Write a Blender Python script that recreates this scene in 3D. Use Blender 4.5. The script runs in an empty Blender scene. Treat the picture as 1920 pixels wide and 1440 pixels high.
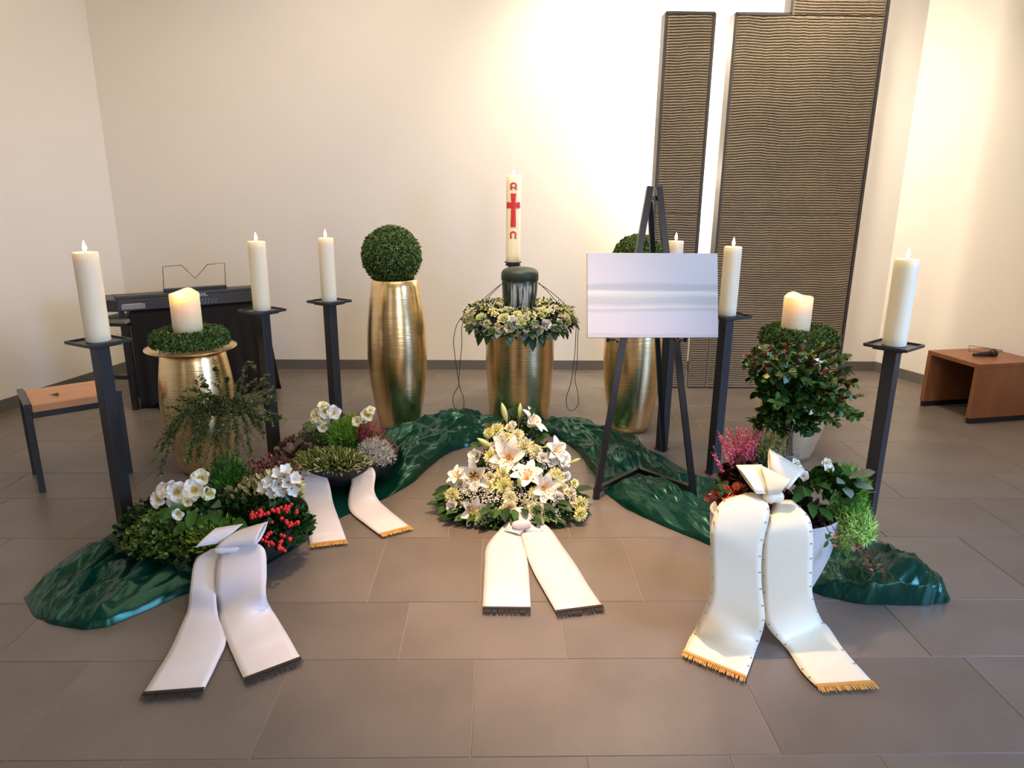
import bpy, math, random
import numpy as np
from mathutils import Vector, noise, Matrix
random.seed(7); rng = np.random.default_rng(11)
SC = bpy.context.scene; COL = SC.collection; PI = math.pi

# ---------------------------------------------------------------- camera, exposure, light
F = 1305.0; H = 1.353
TH = math.radians(15.42); YAW = math.radians(1.24); ROLL = 0.0085
_r = np.array([math.cos(YAW), -math.sin(YAW), 0]); _f0 = np.array([math.sin(YAW), math.cos(YAW), 0]); _up = np.array([0, 0, 1.0])
CF = _f0*math.cos(TH)-_up*math.sin(TH); _u = _up*math.cos(TH)+_f0*math.sin(TH)
CR = _r*math.cos(ROLL)+_u*math.sin(ROLL); CU = _u*math.cos(ROLL)-_r*math.sin(ROLL)
CP = np.array([0, 0, H])
cd = bpy.data.cameras.new('camera'); cam = bpy.data.objects.new('camera', cd); COL.objects.link(cam)
cd.sensor_width = 36; cd.lens = F/1920*36; cd.clip_start = 0.05
cam.matrix_world = Matrix(((CR[0], CU[0], -CF[0], 0), (CR[1], CU[1], -CF[1], 0), (CR[2], CU[2], -CF[2], H), (0, 0, 0, 1)))
SC.camera = cam

vs = SC.view_settings; vs.view_transform = 'Standard'; vs.look = 'None'; vs.gamma = 1; vs.use_curve_mapping = False
vs.exposure = 0.42
w = bpy.data.worlds.new('world'); SC.world = w; w.use_nodes = True
w.node_tree.nodes['Background'].inputs[0].default_value = (0.75, 0.85, 1.0, 1)
w.node_tree.nodes['Background'].inputs[1].default_value = 0.2

def lamp(kind, name, loc, target, energy, color, size=(1, 1), spot=1.2, blend=0.8, spread=180):
    l = bpy.data.lights.new(name, kind); l.energy = energy; l.color = color
    if kind == 'AREA': l.shape = 'RECTANGLE'; l.size, l.size_y = size; l.spread = math.radians(spread)
    elif kind == 'SPOT': l.spot_size = spot; l.spot_blend = blend; l.shadow_soft_size = size[0]
    else: l.shadow_soft_size = size[0]
    o = bpy.data.objects.new(name, l); COL.objects.link(o); o.location = loc
    if target is not None:
        d = Vector(target)-Vector(loc); o.rotation_euler = d.to_track_quat('-Z', 'Y').to_euler()
    return o
SOFT = (1.0, 0.84, 0.66); COOL = (0.34, 0.55, 1.0)
# tall windows on the camera side of the room (daylight)
lamp('AREA', 'window_light', (4.4, 0.2, 1.5), (1.3, 2.0, 0.0), 42, COOL, (1.6, 2.2), spread=75)
lamp('AREA', 'window_light', (2.2, -2.6, 1.7), (0.3, 3.5, 0.6), 44, (0.93, 0.93, 1.0), (1.2, 2.2))
lamp('AREA', 'window_light', (-2.2, -2.6, 1.7), (-0.6, 3.5, 0.6), 6, (0.95, 0.93, 0.92), (1.0, 2.2))
# ceiling lamps, with one added wall fill among them
lamp('SPOT', 'overhead_spot', (0.25, 2.45, 3.2), (0.25, 2.35, 0), 500, (1.0, .60, .36), (0.06,), 0.78, 1.0)
lamp('SPOT', 'overhead_spot', (1.9, 4.0, 3.2), (2.3, 5.2, 0.9), 125, SOFT, (0.08,), 1.7, 1.0)
lamp('SPOT', 'overhead_spot', (0.6, 4.4, 3.2), (0.9, 5.3, 1.4), 85, SOFT, (0.08,), 1.9, 1.0)
lamp('SPOT', 'overhead_spot', (0.1, 3.3, 3.2), (0.1, 4.2, 0.6), 130, (1.0, .80, .58), (0.08,), 0.9, 1.0)
lamp('SPOT', 'overhead_spot', (-0.9, 3.5, 3.2), (-0.9, 5.3, 1.3), 62, (1.0, .80, .62), (0.08,), 2.0, 1.0)  # added fill that brightens the back wall left of centre, not a known lamp
lamp('SPOT', 'overhead_spot', (-2.0, 2.6, 3.2), (-3.0, 3.8, 2.2), 44, (1.0, 0.62, 0.13), (0.08,), 1.9, 1.0)
lamp('SPOT', 'overhead_spot', (2.35, 3.1, 3.2), (2.5, 4.4, 0.0), 90, (1.0, 0.62, 0.34), (0.08,), 1.0, 1.0)
lamp('AREA', 'ceiling_panel', (0, 2.5, 3.25), (0, 2.5, 0), 36, (1.0, 0.74, 0.46), (3.0, 3.0))
# lamps behind the ribbed relief washing the wall
for (lx, lz, e) in ((1.20, 2.35, 14), (1.20, 1.5, 7), (1.72, 2.3, 12), (1.6, 1.3, 7), (1.20, 3.0, 15)):
    lamp('POINT', 'relief_backlight', (lx, 5.08, lz), None, e, SOFT, (0.05,))

# ---------------------------------------------------------------- helpers
def ray(x, y): return CF+CR*(x-960)/F-CU*(y-720)/F
def fl(x, y, z=0.0):            # point of the plane z that is seen at x, y
    d = ray(x, y); return CP+d*((z-H)/d[2])
def at(x, y, Y):                # point at depth Y
    d = ray(x, y); return CP+d*(DY(Y)/d[1])
def DY(Y): return 0.00933534*Y*Y+0.88961736*Y-0.03912586   # depth scale of the measured points

def mat(name, col, rough=0.6, metal=0.0, var=0.12, nscale=20.0, bump=0.0, bscale=60.0, island=0.0, objrand=0.0, stretch=(1, 1, 1), **kw):
    m = bpy.data.materials.new(name); m.use_nodes = True
    nt = m.node_tree; N = nt.nodes; L = nt.links; b = N['Principled BSDF']
    tc = N.new('ShaderNodeTexCoord'); mp = N.new('ShaderNodeMapping'); mp.inputs['Scale'].default_value = stretch
    L.new(tc.outputs['Object'], mp.inputs['Vector'])
    no = N.new('ShaderNodeTexNoise'); no.inputs['Scale'].default_value = nscale; no.inputs['Detail'].default_value = 4
    L.new(mp.outputs[0], no.inputs['Vector'])
    mr = N.new('ShaderNodeMapRange'); mr.inputs['To Min'].default_value = 1-var; mr.inputs['To Max'].default_value = 1+var
    L.new(no.outputs['Fac'], mr.inputs['Value'])
    val = mr.outputs[0]
    for src, amt in (('island', island), ('obj', objrand)):
        if amt:
            if src == 'island': g = N.new('ShaderNodeNewGeometry'); s = g.outputs['Random Per Island']
            else: g = N.new('ShaderNodeObjectInfo'); s = g.outputs['Random']
            m2 = N.new('ShaderNodeMapRange'); m2.inputs['To Min'].default_value = 1-amt; m2.inputs['To Max'].default_value = 1+amt
            L.new(s, m2.inputs['Value'])
            mm = N.new('ShaderNodeMath'); mm.operation = 'MULTIPLY'; L.new(val, mm.inputs[0]); L.new(m2.outputs[0], mm.inputs[1]); val = mm.outputs[0]
    hs = N.new('ShaderNodeHueSaturation'); hs.inputs['Color'].default_value = (*col, 1); L.new(val, hs.inputs['Value'])
    L.new(hs.outputs[0], b.inputs['Base Color'])
    b.inputs['Roughness'].default_value = rough; b.inputs['Metallic'].default_value = metal
    if bump:
        n2 = N.new('ShaderNodeTexNoise'); n2.inputs['Scale'].default_value = bscale; n2.inputs['Detail'].default_value = 5
        L.new(mp.outputs[0], n2.inputs['Vector'])
        bp = N.new('ShaderNodeBump'); bp.inputs['Strength'].default_value = bump; bp.inputs['Distance'].default_value = 0.01
        L.new(n2.outputs['Fac'], bp.inputs['Height']); L.new(bp.outputs[0], b.inputs['Normal'])
    for k, v in kw.items():
        b.inputs[k.replace('_', ' ')].default_value = v
    m['b'] = 1
    return m
def emis(name, col, s):
    m = mat(name, col, 0.5, var=0.03)
    b = m.node_tree.nodes['Principled BSDF']; b.inputs['Emission Color'].default_value = (*col, 1); b.inputs['Emission Strength'].default_value = s
    return m

M = {}
M['wall'] = mat('wall_plaster', (0.79, 0.765, 0.72), 0.85, var=0.02, nscale=1.5, bump=0.08, bscale=120)
M['ceil'] = mat('ceiling_paint', (0.8, 0.79, 0.77), 0.9, var=0.02, nscale=2)
M['base'] = mat('baseboard_tile', (0.13, 0.125, 0.12), 0.5, var=0.12, nscale=8)
M['tile'] = mat('stone_tile', (0.150, 0.130, 0.114), 0.36, var=0.34, nscale=3.2, bump=0.10, bscale=30, objrand=0.07)
M['grout'] = mat('grout', (0.27, 0.245, 0.22), 0.9, var=0.1, nscale=30)
M['rib'] = mat('ribbed_relief', (0.235, 0.195, 0.140), 0.75, var=0.25, nscale=3, bump=0.3, bscale=90, stretch=(1, 1, 3))
M['ribframe'] = mat('relief_frame', (0.045, 0.042, 0.045), 0.5, var=0.1)
M['white'] = mat('white_panel', (0.8, 0.78, 0.72), 0.8, var=0.02)
M['steel'] = mat('blackened_steel', (0.040, 0.043, 0.050), 0.36, metal=0.35, var=0.2, nscale=12, bump=0.05)
M['black'] = mat('black_plastic', (0.012, 0.012, 0.014), 0.45, var=0.2)
M['blackcloth'] = mat('black_cloth', (0.004, 0.004, 0.005), 0.95, var=0.3, nscale=40)
M['darkgrey'] = mat('dark_grey_plastic', (0.035, 0.036, 0.04), 0.42, var=0.1)
M['greytop'] = mat('grey_board', (0.20, 0.19, 0.18), 0.5, var=0.1)
M['brown'] = mat('dark_brown_wood', (0.06, 0.035, 0.022), 0.5, var=0.2, stretch=(6, 6, .6))
M['wood'] = mat('beech_wood', (0.56, 0.27, 0.13), 0.42, var=0.22, nscale=4, stretch=(1, 7, 7))
M['benchwood'] = mat('oiled_beech', (0.24, 0.098, 0.042), 0.42, var=0.35, nscale=3.0, stretch=(4, 4, .5))
M['wax'] = mat('ivory_wax', (0.92, 0.86, 0.66), 0.42, var=0.02, nscale=3, Subsurface_Weight=0.45, Subsurface_Scale=0.035)
M['wax'].node_tree.nodes['Principled BSDF'].inputs['Subsurface Radius'].default_value = (1.0, .62, .32)
M['led'] = mat('led_candle_wax', (0.92, 0.82, 0.58), 0.45, var=0.02, nscale=3, Subsurface_Weight=0.7, Subsurface_Scale=0.05)
M['led'].node_tree.nodes['Principled BSDF'].inputs['Subsurface Radius'].default_value = (1.0, .55, .22)
M['flame'] = emis('flame', (1.0, 0.80, 0.50), 22)
M['ledflame'] = emis('led_flame', (1.0, 0.72, 0.32), 26)
M['wick'] = mat('wick', (0.02, 0.015, 0.01), 0.9)
M['redwax'] = mat('red_wax', (0.60, 0.032, 0.028), 0.42, var=0.45, nscale=70)
M['gold'] = mat('gold_leaf', (0.88, 0.67, 0.36), 0.25, metal=1.0, var=0.22, nscale=5, bump=0.09, bscale=14, stretch=(1, 1, 9))
M['goldp'] = mat('gold_plate', (0.86, 0.60, 0.28), 0.2, metal=1.0, var=0.05)
M['box'] = mat('boxwood_leaf', (0.070, 0.135, 0.030), 0.45, var=0.2, island=0.55)
M['core'] = mat('dark_core', (0.012, 0.022, 0.006), 0.95, var=0.3)
M['soil'] = mat('soil', (0.025, 0.016, 0.010), 0.95, var=0.5, nscale=60, bump=0.6)
M['satin'] = mat('green_taffeta', (0.001, 0.050, 0.033), 0.27, metal=0.55, var=0.4, nscale=5, bump=0.10, bscale=28, Sheen_Weight=0.05)
M['satin'].node_tree.nodes['Principled BSDF'].inputs['Sheen Tint'].default_value = (0.1, 0.85, 0.7, 1)
M['ribw'] = mat('white_satin_ribbon', (0.72, 0.71, 0.76), 0.36, var=0.02, Sheen_Weight=0.2, bump=0.03, bscale=200)
M['ribc'] = mat('cream_satin_ribbon', (0.80, 0.76, 0.60), 0.36, var=0.02, Sheen_Weight=0.2, bump=0.03, bscale=200)
M['fringeb'] = mat('black_fringe', (0.012, 0.010, 0.010), 0.7)
M['fringeg'] = mat('gold_fringe', (0.60, 0.34, 0.09), 0.5, var=0.2, nscale=60, metal=0.3)
M['stud'] = mat('stud', (0.35, 0.27, 0.18), 0.4, metal=0.6)
M['bowl'] = mat('anthracite_bowl', (0.020, 0.022, 0.026), 0.5, var=0.15)
M['potg'] = mat('light_grey_pot', (0.52, 0.52, 0.50), 0.7, var=0.08, nscale=25, bump=0.1)
M['leaf'] = mat('leaf_green', (0.036, 0.105, 0.018), 0.38, var=0.25, nscale=25, island=0.5)
M['leafd'] = mat('leaf_dark_green', (0.014, 0.050, 0.010), 0.36, var=0.25, nscale=25, island=0.4, objrand=0.3)
M['leafl'] = mat('leaf_lime', (0.24, 0.42, 0.05), 0.4, var=0.2, island=0.4)
M['leafb'] = mat('leaf_bright', (0.15, 0.40, 0.05), 0.4, var=0.2, island=0.35)
M['leafy'] = mat('leaf_yellow_green', (0.20, 0.25, 0.045), 0.45, var=0.2, island=0.5)
M['ivy'] = mat('leaf_ivy', (0.10, 0.17, 0.030), 0.42, var=0.2, island=0.75)
M['leafo'] = mat('leaf_olive', (0.085, 0.115, 0.03), 0.45, var=0.2, island=0.5)
M['eucal'] = mat('leaf_eucalyptus', (0.16, 0.25, 0.20), 0.5, var=0.2, island=0.3, objrand=0.25)
M['leafr'] = mat('leaf_red_brown', (0.20, 0.055, 0.035), 0.42, var=0.3, island=0.6)
M['leafbr'] = mat('leaf_brown', (0.13, 0.085, 0.055), 0.5, var=0.3, island=0.5)
M['leafdk'] = mat('leaf_purple_black', (0.030, 0.012, 0.014), 0.45, var=0.3, island=0.5)
M['vari'] = mat('leaf_variegated', (0.48, 0.46, 0.22), 0.45, var=0.3, nscale=120, island=0.4)
M['silver'] = mat('silver_twig', (0.52, 0.54, 0.50), 0.7, var=0.15, island=0.25)
M['stem'] = mat('stem', (0.12, 0.085, 0.04), 0.7, var=0.2)
M['stemg'] = mat('green_stem', (0.10, 0.2, 0.05), 0.6, var=0.2)
M['petal'] = mat('white_petal', (0.88, 0.87, 0.82), 0.45, var=0.03, island=0.04, Subsurface_Weight=0.12, Subsurface_Scale=0.01)
M['cream'] = mat('cream_petal', (0.88, 0.82, 0.58), 0.5, var=0.06, island=0.06, objrand=0.06, Subsurface_Weight=0.12, Subsurface_Scale=0.01)
M['lime'] = mat('lime_carnation_petal', (0.88, 0.88, 0.46), 0.55, var=0.06, island=0.06, objrand=0.06)
M['bud'] = mat('lily_bud', (0.62, 0.72, 0.28), 0.4, var=0.12, nscale=10)
M['throat'] = mat('lily_stamen', (0.72, 0.36, 0.04), 0.6, var=0.2)
M['yellow'] = mat('yellow_stamen', (0.80, 0.62, 0.08), 0.6, var=0.2)
M['berry'] = mat('red_berry', (0.62, 0.015, 0.025), 0.22, var=0.15, objrand=0.25)
M['pink'] = mat('pink_heather', (0.55, 0.11, 0.20), 0.6, var=0.2, island=0.4)
M['redh'] = mat('red_heather', (0.46, 0.05, 0.09), 0.6, var=0.2, island=0.4)
M['gyps'] = mat('gypsophila', (0.86, 0.84, 0.76), 0.6, var=0.05)
M['lav'] = mat('lavender', (0.30, 0.28, 0.36), 0.6)
M['cord'] = mat('dark_green_cord', (0.03, 0.035, 0.02), 0.7)
M['sock'] = mat('socket_white', (0.75, 0.74, 0.70), 0.4)
M['petg'] = mat('green_white_petal', (0.90, 0.90, 0.62), 0.5, var=0.05, island=0.06)
M['text'] = mat('print_white', (0.6, 0.6, 0.6), 0.5)
M['print'] = mat('print_grey', (0.25, 0.25, 0.26), 0.5)

for k_ in ('leaf', 'leafd', 'ivy', 'box', 'leafy', 'leafo', 'leafb', 'leafl'): M[k_].node_tree.nodes['Principled BSDF'].inputs['Specular IOR Level'].default_value = 0.28
def mesh(name, V, Fc, m, smooth=False):
    me = bpy.data.meshes.new(name); V = np.asarray(V, float).reshape(-1, 3)
    me.from_pydata(V.tolist(), [], Fc); me.materials.append(m)
    if smooth: me.polygons.foreach_set('use_smooth', [True]*len(me.polygons))
    me.update(); return me
def fastmesh(name, V, idx, k, m, smooth=False):      # all faces with k corners
    me = bpy.data.meshes.new(name); n = len(idx)
    me.vertices.add(len(V)); me.vertices.foreach_set('co', np.asarray(V, np.float32).ravel())
    me.loops.add(n*k); me.loops.foreach_set('vertex_index', np.asarray(idx, np.int32).ravel())
    me.polygons.add(n); me.polygons.foreach_set('loop_start', np.arange(0, n*k, k, dtype=np.int32))
    me.materials.append(m); me.update(calc_edges=True)
    if smooth: me.polygons.foreach_set('use_smooth', [True]*n)
    return me
def ob(name, me, parent=None, loc=None, rot=None, kind=None):
    o = bpy.data.objects.new(name, me); COL.objects.link(o)
    if parent is not None: o.parent = parent
    if loc is not None: o.location = Vector(loc)
    if rot is not None: o.rotation_euler = rot
    if kind: o['kind'] = kind
    return o
def thing(name, label, cat, loc=(0, 0, 0), rz=0.0, group=None):
    o = bpy.data.objects.new(name, None); COL.objects.link(o); o.empty_display_size = 0.05
    o.location = Vector(loc); o.rotation_euler = (0, 0, rz); return tag(o, label, cat, group)
def tag(o, label, cat, group=None):
    o['label'] = label; o['category'] = cat
    if group: o['group'] = group
    return o
def struct(o): o['kind'] = 'structure'; return o

class MB:
    def __init__(s): s.V = []; s.F = []
    def add(s, V, Fc):
        b = len(s.V); s.V += [tuple(map(float, v)) for v in V]; s.F += [tuple(i+b for i in f) for f in Fc]; return s
    def box(s, a, b):
        (x0, y0, z0), (x1, y1, z1) = a, b
        return s.add([(x0,y0,z0),(x1,y0,z0),(x1,y1,z0),(x0,y1,z0),(x0,y0,z1),(x1,y0,z1),(x1,y1,z1),(x0,y1,z1)],
                     [(0,3,2,1),(4,5,6,7),(0,1,5,4),(1,2,6,5),(2,3,7,6),(3,0,4,7)])
    def prism(s, poly, z0, z1):
        n = len(poly); V = [(x, y, z0) for x, y in poly]+[(x, y, z1) for x, y in poly]
        return s.add(V, [tuple(range(n-1, -1, -1)), tuple(range(n, 2*n))]+[(i, (i+1) % n, (i+1) % n+n, i+n) for i in range(n)])
    def hexa(s, P8):   # eight corners: bottom loop then top loop
        return s.add(P8, [(0,3,2,1),(4,5,6,7),(0,1,5,4),(1,2,6,5),(2,3,7,6),(3,0,4,7)])
    def tube(s, path, r, n=8, sq=False, up=(0, 0, 1)):
        P = [np.array(p, float) for p in path]; R = r if hasattr(r, '__len__') else [r]*len(P); rings = []
        prev = None
        for i, p in enumerate(P):
            t = P[min(i+1, len(P)-1)]-P[max(i-1, 0)]; t = t/(np.linalg.norm(t)+1e-9)
            a = np.array(up, float) if prev is None else prev
            a = a-t*np.dot(a, t)
            if np.linalg.norm(a) < 1e-3: a = np.array([1.0, 0.1, 0]); a = a-t*np.dot(a, t)
            a /= np.linalg.norm(a); prev = a; c = np.cross(t, a)
            k = 4 if sq else n
            off = PI/4 if sq else 0
            rings.append([p+R[i]*(math.cos(off+2*PI*j/k)*a+math.sin(off+2*PI*j/k)*c) for j in range(k)])
        k = len(rings[0]); V = [v for q in rings for v in q]; Fc = []
        for i in range(len(P)-1):
            for j in range(k): Fc.append((i*k+j, i*k+(j+1) % k, (i+1)*k+(j+1) % k, (i+1)*k+j))
        Fc.append(tuple(range(k-1, -1, -1))); Fc.append(tuple((len(P)-1)*k+j for j in range(k)))
        return s.add(V, Fc)
    def lathe(s, prof, n=48, c=(0, 0, 0), cap=True):
        V = []; Fc = []
        for (r, z) in prof:
            for j in range(n): V.append((c[0]+r*math.cos(2*PI*j/n), c[1]+r*math.sin(2*PI*j/n), c[2]+z))
        for i in range(len(prof)-1):
            for j in range(n): Fc.append((i*n+j, i*n+(j+1) % n, (i+1)*n+(j+1) % n, (i+1)*n+j))
        if cap: Fc.append(tuple(range(n-1, -1, -1))); Fc.append(tuple((len(prof)-1)*n+j for j in range(n)))
        return s.add(V, Fc)
    def me(s, name, m, smooth=False): return mesh(name, s.V, s.F, m, smooth)
    def ob(s, name, m, parent=None, smooth=False, kind=None, bevel=0, auto=False, **k):
        o = ob(name, s.me(name, m, smooth), parent, kind=kind, **k)
        if bevel:
            b = o.modifiers.new('bevel', 'BEVEL'); b.width = bevel; b.segments = 2; b.limit_method = 'ANGLE'
        return o

def smooth_by_angle(o, a=40):
    me = o.data; me.polygons.foreach_set('use_smooth', [True]*len(me.polygons))
    try: me.set_sharp_from_angle(angle=math.radians(a))
    except Exception: pass
def cr(P, n):                       # catmull-rom through points
    P = [np.array(p, float) for p in P]; Q = [2*P[0]-P[1]]+P+[2*P[-1]-P[-2]]; out = []
    m = len(P)-1
    for k in range(n+1):
        t = k/n*m; i = min(int(t), m-1); f = t-i; a, b, c, d = Q[i:i+4]
        out.append(0.5*((2*b)+(-a+c)*f+(2*a-5*b+4*c-d)*f*f+(-a+3*b-3*c+d)*f**3))
    return out

# leaf scattering
def leaf_t(w=0.28, fold=0.06, curl=-0.12):
    V = [(0,0,0),(.35,w,fold),(.35,0,0),(.35,-w,fold),(.72,.78*w,fold+curl*.4),(.72,0,curl*.4),(.72,-.78*w,fold+curl*.4),(1,0,curl)]
    Fq = [(0,2,1),(0,3,2),(1,2,5),(1,5,4),(2,3,6),(2,6,5),(4,5,7),(5,6,7)]
    return np.array(V, float), np.array(Fq)
def small_t(w=0.33):   # four-triangle leaf
    V = [(0,0,0),(.5,w,.08),(.5,-w,.08),(1,0,-.05),(.5,0,0)]
    return np.array(V, float), np.array([(0,4,1),(0,2,4),(1,4,3),(4,2,3)])
def needle_t(w=0.08):
    return np.array([(0,-w,0),(0,w,0),(1,0,0)], float), np.array([(0,2,1)])
def octa_t():
    return np.array([(1,0,0),(-1,0,0),(0,1,0),(0,-1,0),(0,0,1),(0,0,-1)], float)*.5, np.array([(0,2,4),(2,1,4),(1,3,4),(3,0,4),(2,0,5),(1,2,5),(3,1,5),(0,3,5)])
def unit(a): return a/(np.linalg.norm(a, axis=-1, keepdims=True)+1e-9)
def scatter(T, P, D, Nn, S):
    tv, tf = T; P = np.asarray(P, float); D = unit(np.asarray(D, float)); Nn = np.asarray(Nn, float)
    Z = unit(Nn-D*np.sum(Nn*D, 1, keepdims=True)); Y = np.cross(Z, D); S = np.asarray(S, float).reshape(-1, 1, 1)
    W = P[:, None, :]+S*(tv[None, :, 0:1]*D[:, None]+tv[None, :, 1:2]*Y[:, None]+tv[None, :, 2:3]*Z[:, None])
    n = len(P); k = len(tv)
    Fi = (tf[None]+(np.arange(n)*k)[:, None, None]).reshape(-1, tf.shape[1])
    return W.reshape(-1, 3), Fi
def scat_ob(name, T, P, D, Nn, S, m, parent=None, kind='stuff'):
    V, Fi = scatter(T, P, D, Nn, S)
    o = ob(name, fastmesh(name, V, Fi, 3, m), parent)
    if kind: o['kind'] = kind
    return o
def rdir(n): return unit(rng.normal(size=(n, 3)))

def mound(name, c, rad, n, size, T, m, parent, spread=0.6, hemi=True, inner=0.75, up=0.3):
    c = np.array(c, float); d = rdir(n)
    if hemi: d[:, 2] = np.abs(d[:, 2])
    rr = rng.uniform(inner, 1.0, (n, 1)); P = c+d*np.array(rad)*rr
    D = d+spread*rdir(n)+np.array([0, 0, up]); Nn = d+rdir(n)*.4+np.array([0, 0, .5])
    return scat_ob(name, T, P, D, Nn, size*rng.uniform(.7, 1.25, n), m, parent)

# sprig plant: stems with leaves along them
def sprigs(parent, paths, m_leaf, m_stem, leaf, gap, T, r=0.0015, names=('foliage', 'stem'), jit=0.5, start=0.15):
    mb = MB(); P = []; D = []; Nn = []; S = []
    for pts in paths:
        C = cr(pts, 18); mb.tube(C, [r*(1.3-.9*i/18) for i in range(19)], 4)
        L = sum(np.linalg.norm(C[i+1]-C[i]) for i in range(18)); n = max(3, int(L/gap))
        for j in range(n):
            t = start+(1-start)*j/n; i = min(int(t*18), 17); p = C[i]+(C[i+1]-C[i])*(t*18-i); tg = unit(C[i+1]-C[i])
            for sgn in (1, -1):
                side = unit(np.cross(tg, rdir(1)[0])); d = tg*.5+sgn*side+jit*rdir(1)[0]*.6
                P.append(p); D.append(d); Nn.append(np.array([0, 0, 1.])+rdir(1)[0]*.6); S.append(leaf*random.uniform(.65, 1.25))
    ob(names[1], mb.me(names[1], m_stem), parent, kind='stuff')
    return scat_ob(names[0], T, P, D, Nn, S, m_leaf, parent)

def rot_to(d, roll=0.0):          # euler turning local +Z to d
    q = Vector(d).to_track_quat('Z', 'Y'); return (q @ __import__('mathutils').Quaternion((0, 0, 1), roll)).to_euler()

# ---------------------------------------------------------------- the room
YB = 5.34; XL = -2.83; XR = 3.012; YF = -3.0; HC = 3.3
kL = 0.243; kR = 0.35
def xl(y): return XL-kL*(YB-y)
def xr(y): return XR+kR*(YB-y)
floor = MB(); floor.prism([(xl(YF)-.3, YF-.2), (xr(YF)+.3, YF-.2), (XR+.3, YB+.2), (XL-.3, YB+.2)], -0.12, -0.0022)
floor = struct(floor.ob('floor', M['grout']))
struct(MB().prism([(xl(YF)-.3, YF-.2), (xr(YF)+.3, YF-.2), (xr(YB)+.3, YB+.2), (xl(YB)-.3, YB+.2)], HC, HC+.1).ob('ceiling', M['ceil']))
struct(MB().box((XL-.6, YB, -.05), (XR+.6, YB+.15, HC)).ob('wall_back', M['wall']))
struct(MB().prism([(xl(YF), YF), (XL, YB), (XL-.15, YB), (xl(YF)-.15, YF)], -.05, HC).ob('wall_left', M['wall']))
struct(MB().prism([(XR, YB), (xr(YF), YF), (xr(YF)+.15, YF), (XR+.15, YB)], -.05, HC).ob('wall_right', M['wall']))
struct(MB().box((xl(YF)-.2, YF-.15, -.05), (xr(YF)+.2, YF, HC)).ob('wall_front', M['wall']))
hb = 0.075
struct(MB().box((XL, YB-.012, 0), (XR, YB, hb)).ob('baseboard_back', M['base']))
struct(MB().prism([(xl(YF), YF), (XL, YB), (XL+.012, YB), (xl(YF)+.012, YF)], 0, hb).ob('baseboard_left', M['base']))
struct(MB().prism([(xr(YF), YF), (xr(YF)-.012, YF), (XR-.012, YB), (XR, YB)], 0, hb).ob('baseboard_right', M['base']))

# floor tiles, each a piece of its own, laid in lanes of three widths
lanes = [0.676, 0.971, 1.420, 1.796, 2.099, 2.558, 2.938, 3.234, 3.693, 4.073, 4.369, 4.828, 5.208, 5.338]
known = {1: [-.912, -.349, .224, .579, .957], 2: [-1.201, -.609, -.065, .715, 1.416], 3: [-.295, .213, .78, 1.324], 4: [-.444, -.058, .506, 1.2, 1.895],
         5: [.3, .95, 1.601, 2.181], 6: [.7, 1.3, 1.891], 0: [0.1]}
tiles = {}
def tile(x0, x1, y0, y1):
    g = 0.0014; wdt, dpt = round(x1-x0-2*g, 3), round(y1-y0-2*g, 3); key = (wdt, dpt)
    if key not in tiles:
        a, b, e = wdt/2, dpt/2, 0.0012
        V = [(-a,-b,-.012),(a,-b,-.012),(a,b,-.012),(-a,b,-.012),(-a,-b,-e),(a,-b,-e),(a,b,-e),(-a,b,-e),(-a+e,-b+e,0),(a-e,-b+e,0),(a-e,b-e,0),(-a+e,b-e,0)]
        tiles[key] = mesh('tile', V, [(0,1,5,4),(1,2,6,5),(2,3,7,6),(3,0,4,7),(4,5,9,8),(5,6,10,9),(6,7,11,10),(7,4,8,11),(8,9,10,11)], M['tile'])
    ob('tile', tiles[key], floor, ((x0+x1)/2, (y0+y1)/2, random.uniform(-.0003, .0003)))
for i in range(len(lanes)-1):
    y0, y1 = lanes[i], lanes[i+1]; ks = known.get(i, [random.uniform(-.3, .3)])
    xs = list(ks)
    step = [.6, .75, .5][i % 3]
    lo, hi = xl(y0)-.05, xr(y0)+.05
    while xs[0] > lo: xs.insert(0, xs[0]-step)
    while xs[-1] < hi: xs.append(xs[-1]+step)
    for a, b in zip(xs[:-1], xs[1:]): tile(max(a, lo), min(b, hi), y0, y1) if min(b, hi)-max(a, lo) > .05 else None
fs = MB().prism([(xl(YF), YF), (xr(YF), YF), (xr(.676), .674), (xl(.676), .674)], -0.01, 0).ob('floor_slab', M['tile'], floor)

# ribbed relief: slabs standing before the wall
PY = 4.806
def slab(parent, x0, x1, z0, z1):
    rib = 0.0165; nz = int((z1-z0)/rib)*5; nx = max(8, int((x1-x0)/.018)); V = []; Fc = []
    for j in range(nz+1):
        for i in range(nx+1):
            x = x0+(x1-x0)*i/nx; z = z0+(z1-z0)*j/nz
            n = noise.noise(Vector((x*5, z*1.7, 3)))*.010+noise.noise(Vector((x*22, z*9, 7)))*.0034+noise.noise(Vector((x*60, z*30, 1)))*.0012
            ph = ((z+n)/rib) % 1.0
            d = -0.012*(1-math.exp(-((ph-.5)/.17)**2))
            edge = min(i, nx-i, j, nz-j) == 0
            V.append((x, PY+(0.004 if edge else 0.004+d+.002), z))
    for j in range(nz):
        for i in range(nx):
            a = j*(nx+1)+i; Fc.append((a, a+1, a+nx+2, a+nx+1))
    b = len(V); V += [(x0, PY+.03, z0), (x1, PY+.03, z0), (x1, PY+.03, z1), (x0, PY+.03, z1)]
    top = nz*(nx+1)
    Fc += [(0, nx, b+1, b), (nx, top+nx, b+2, b+1), (top+nx, top, b+3, b+2), (top, 0, b, b+3), (b, b+1, b+2, b+3)]
    o = ob('ribbed_slab', mesh('ribbed_slab', V, Fc, M['rib'], False), parent); return o
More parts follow.
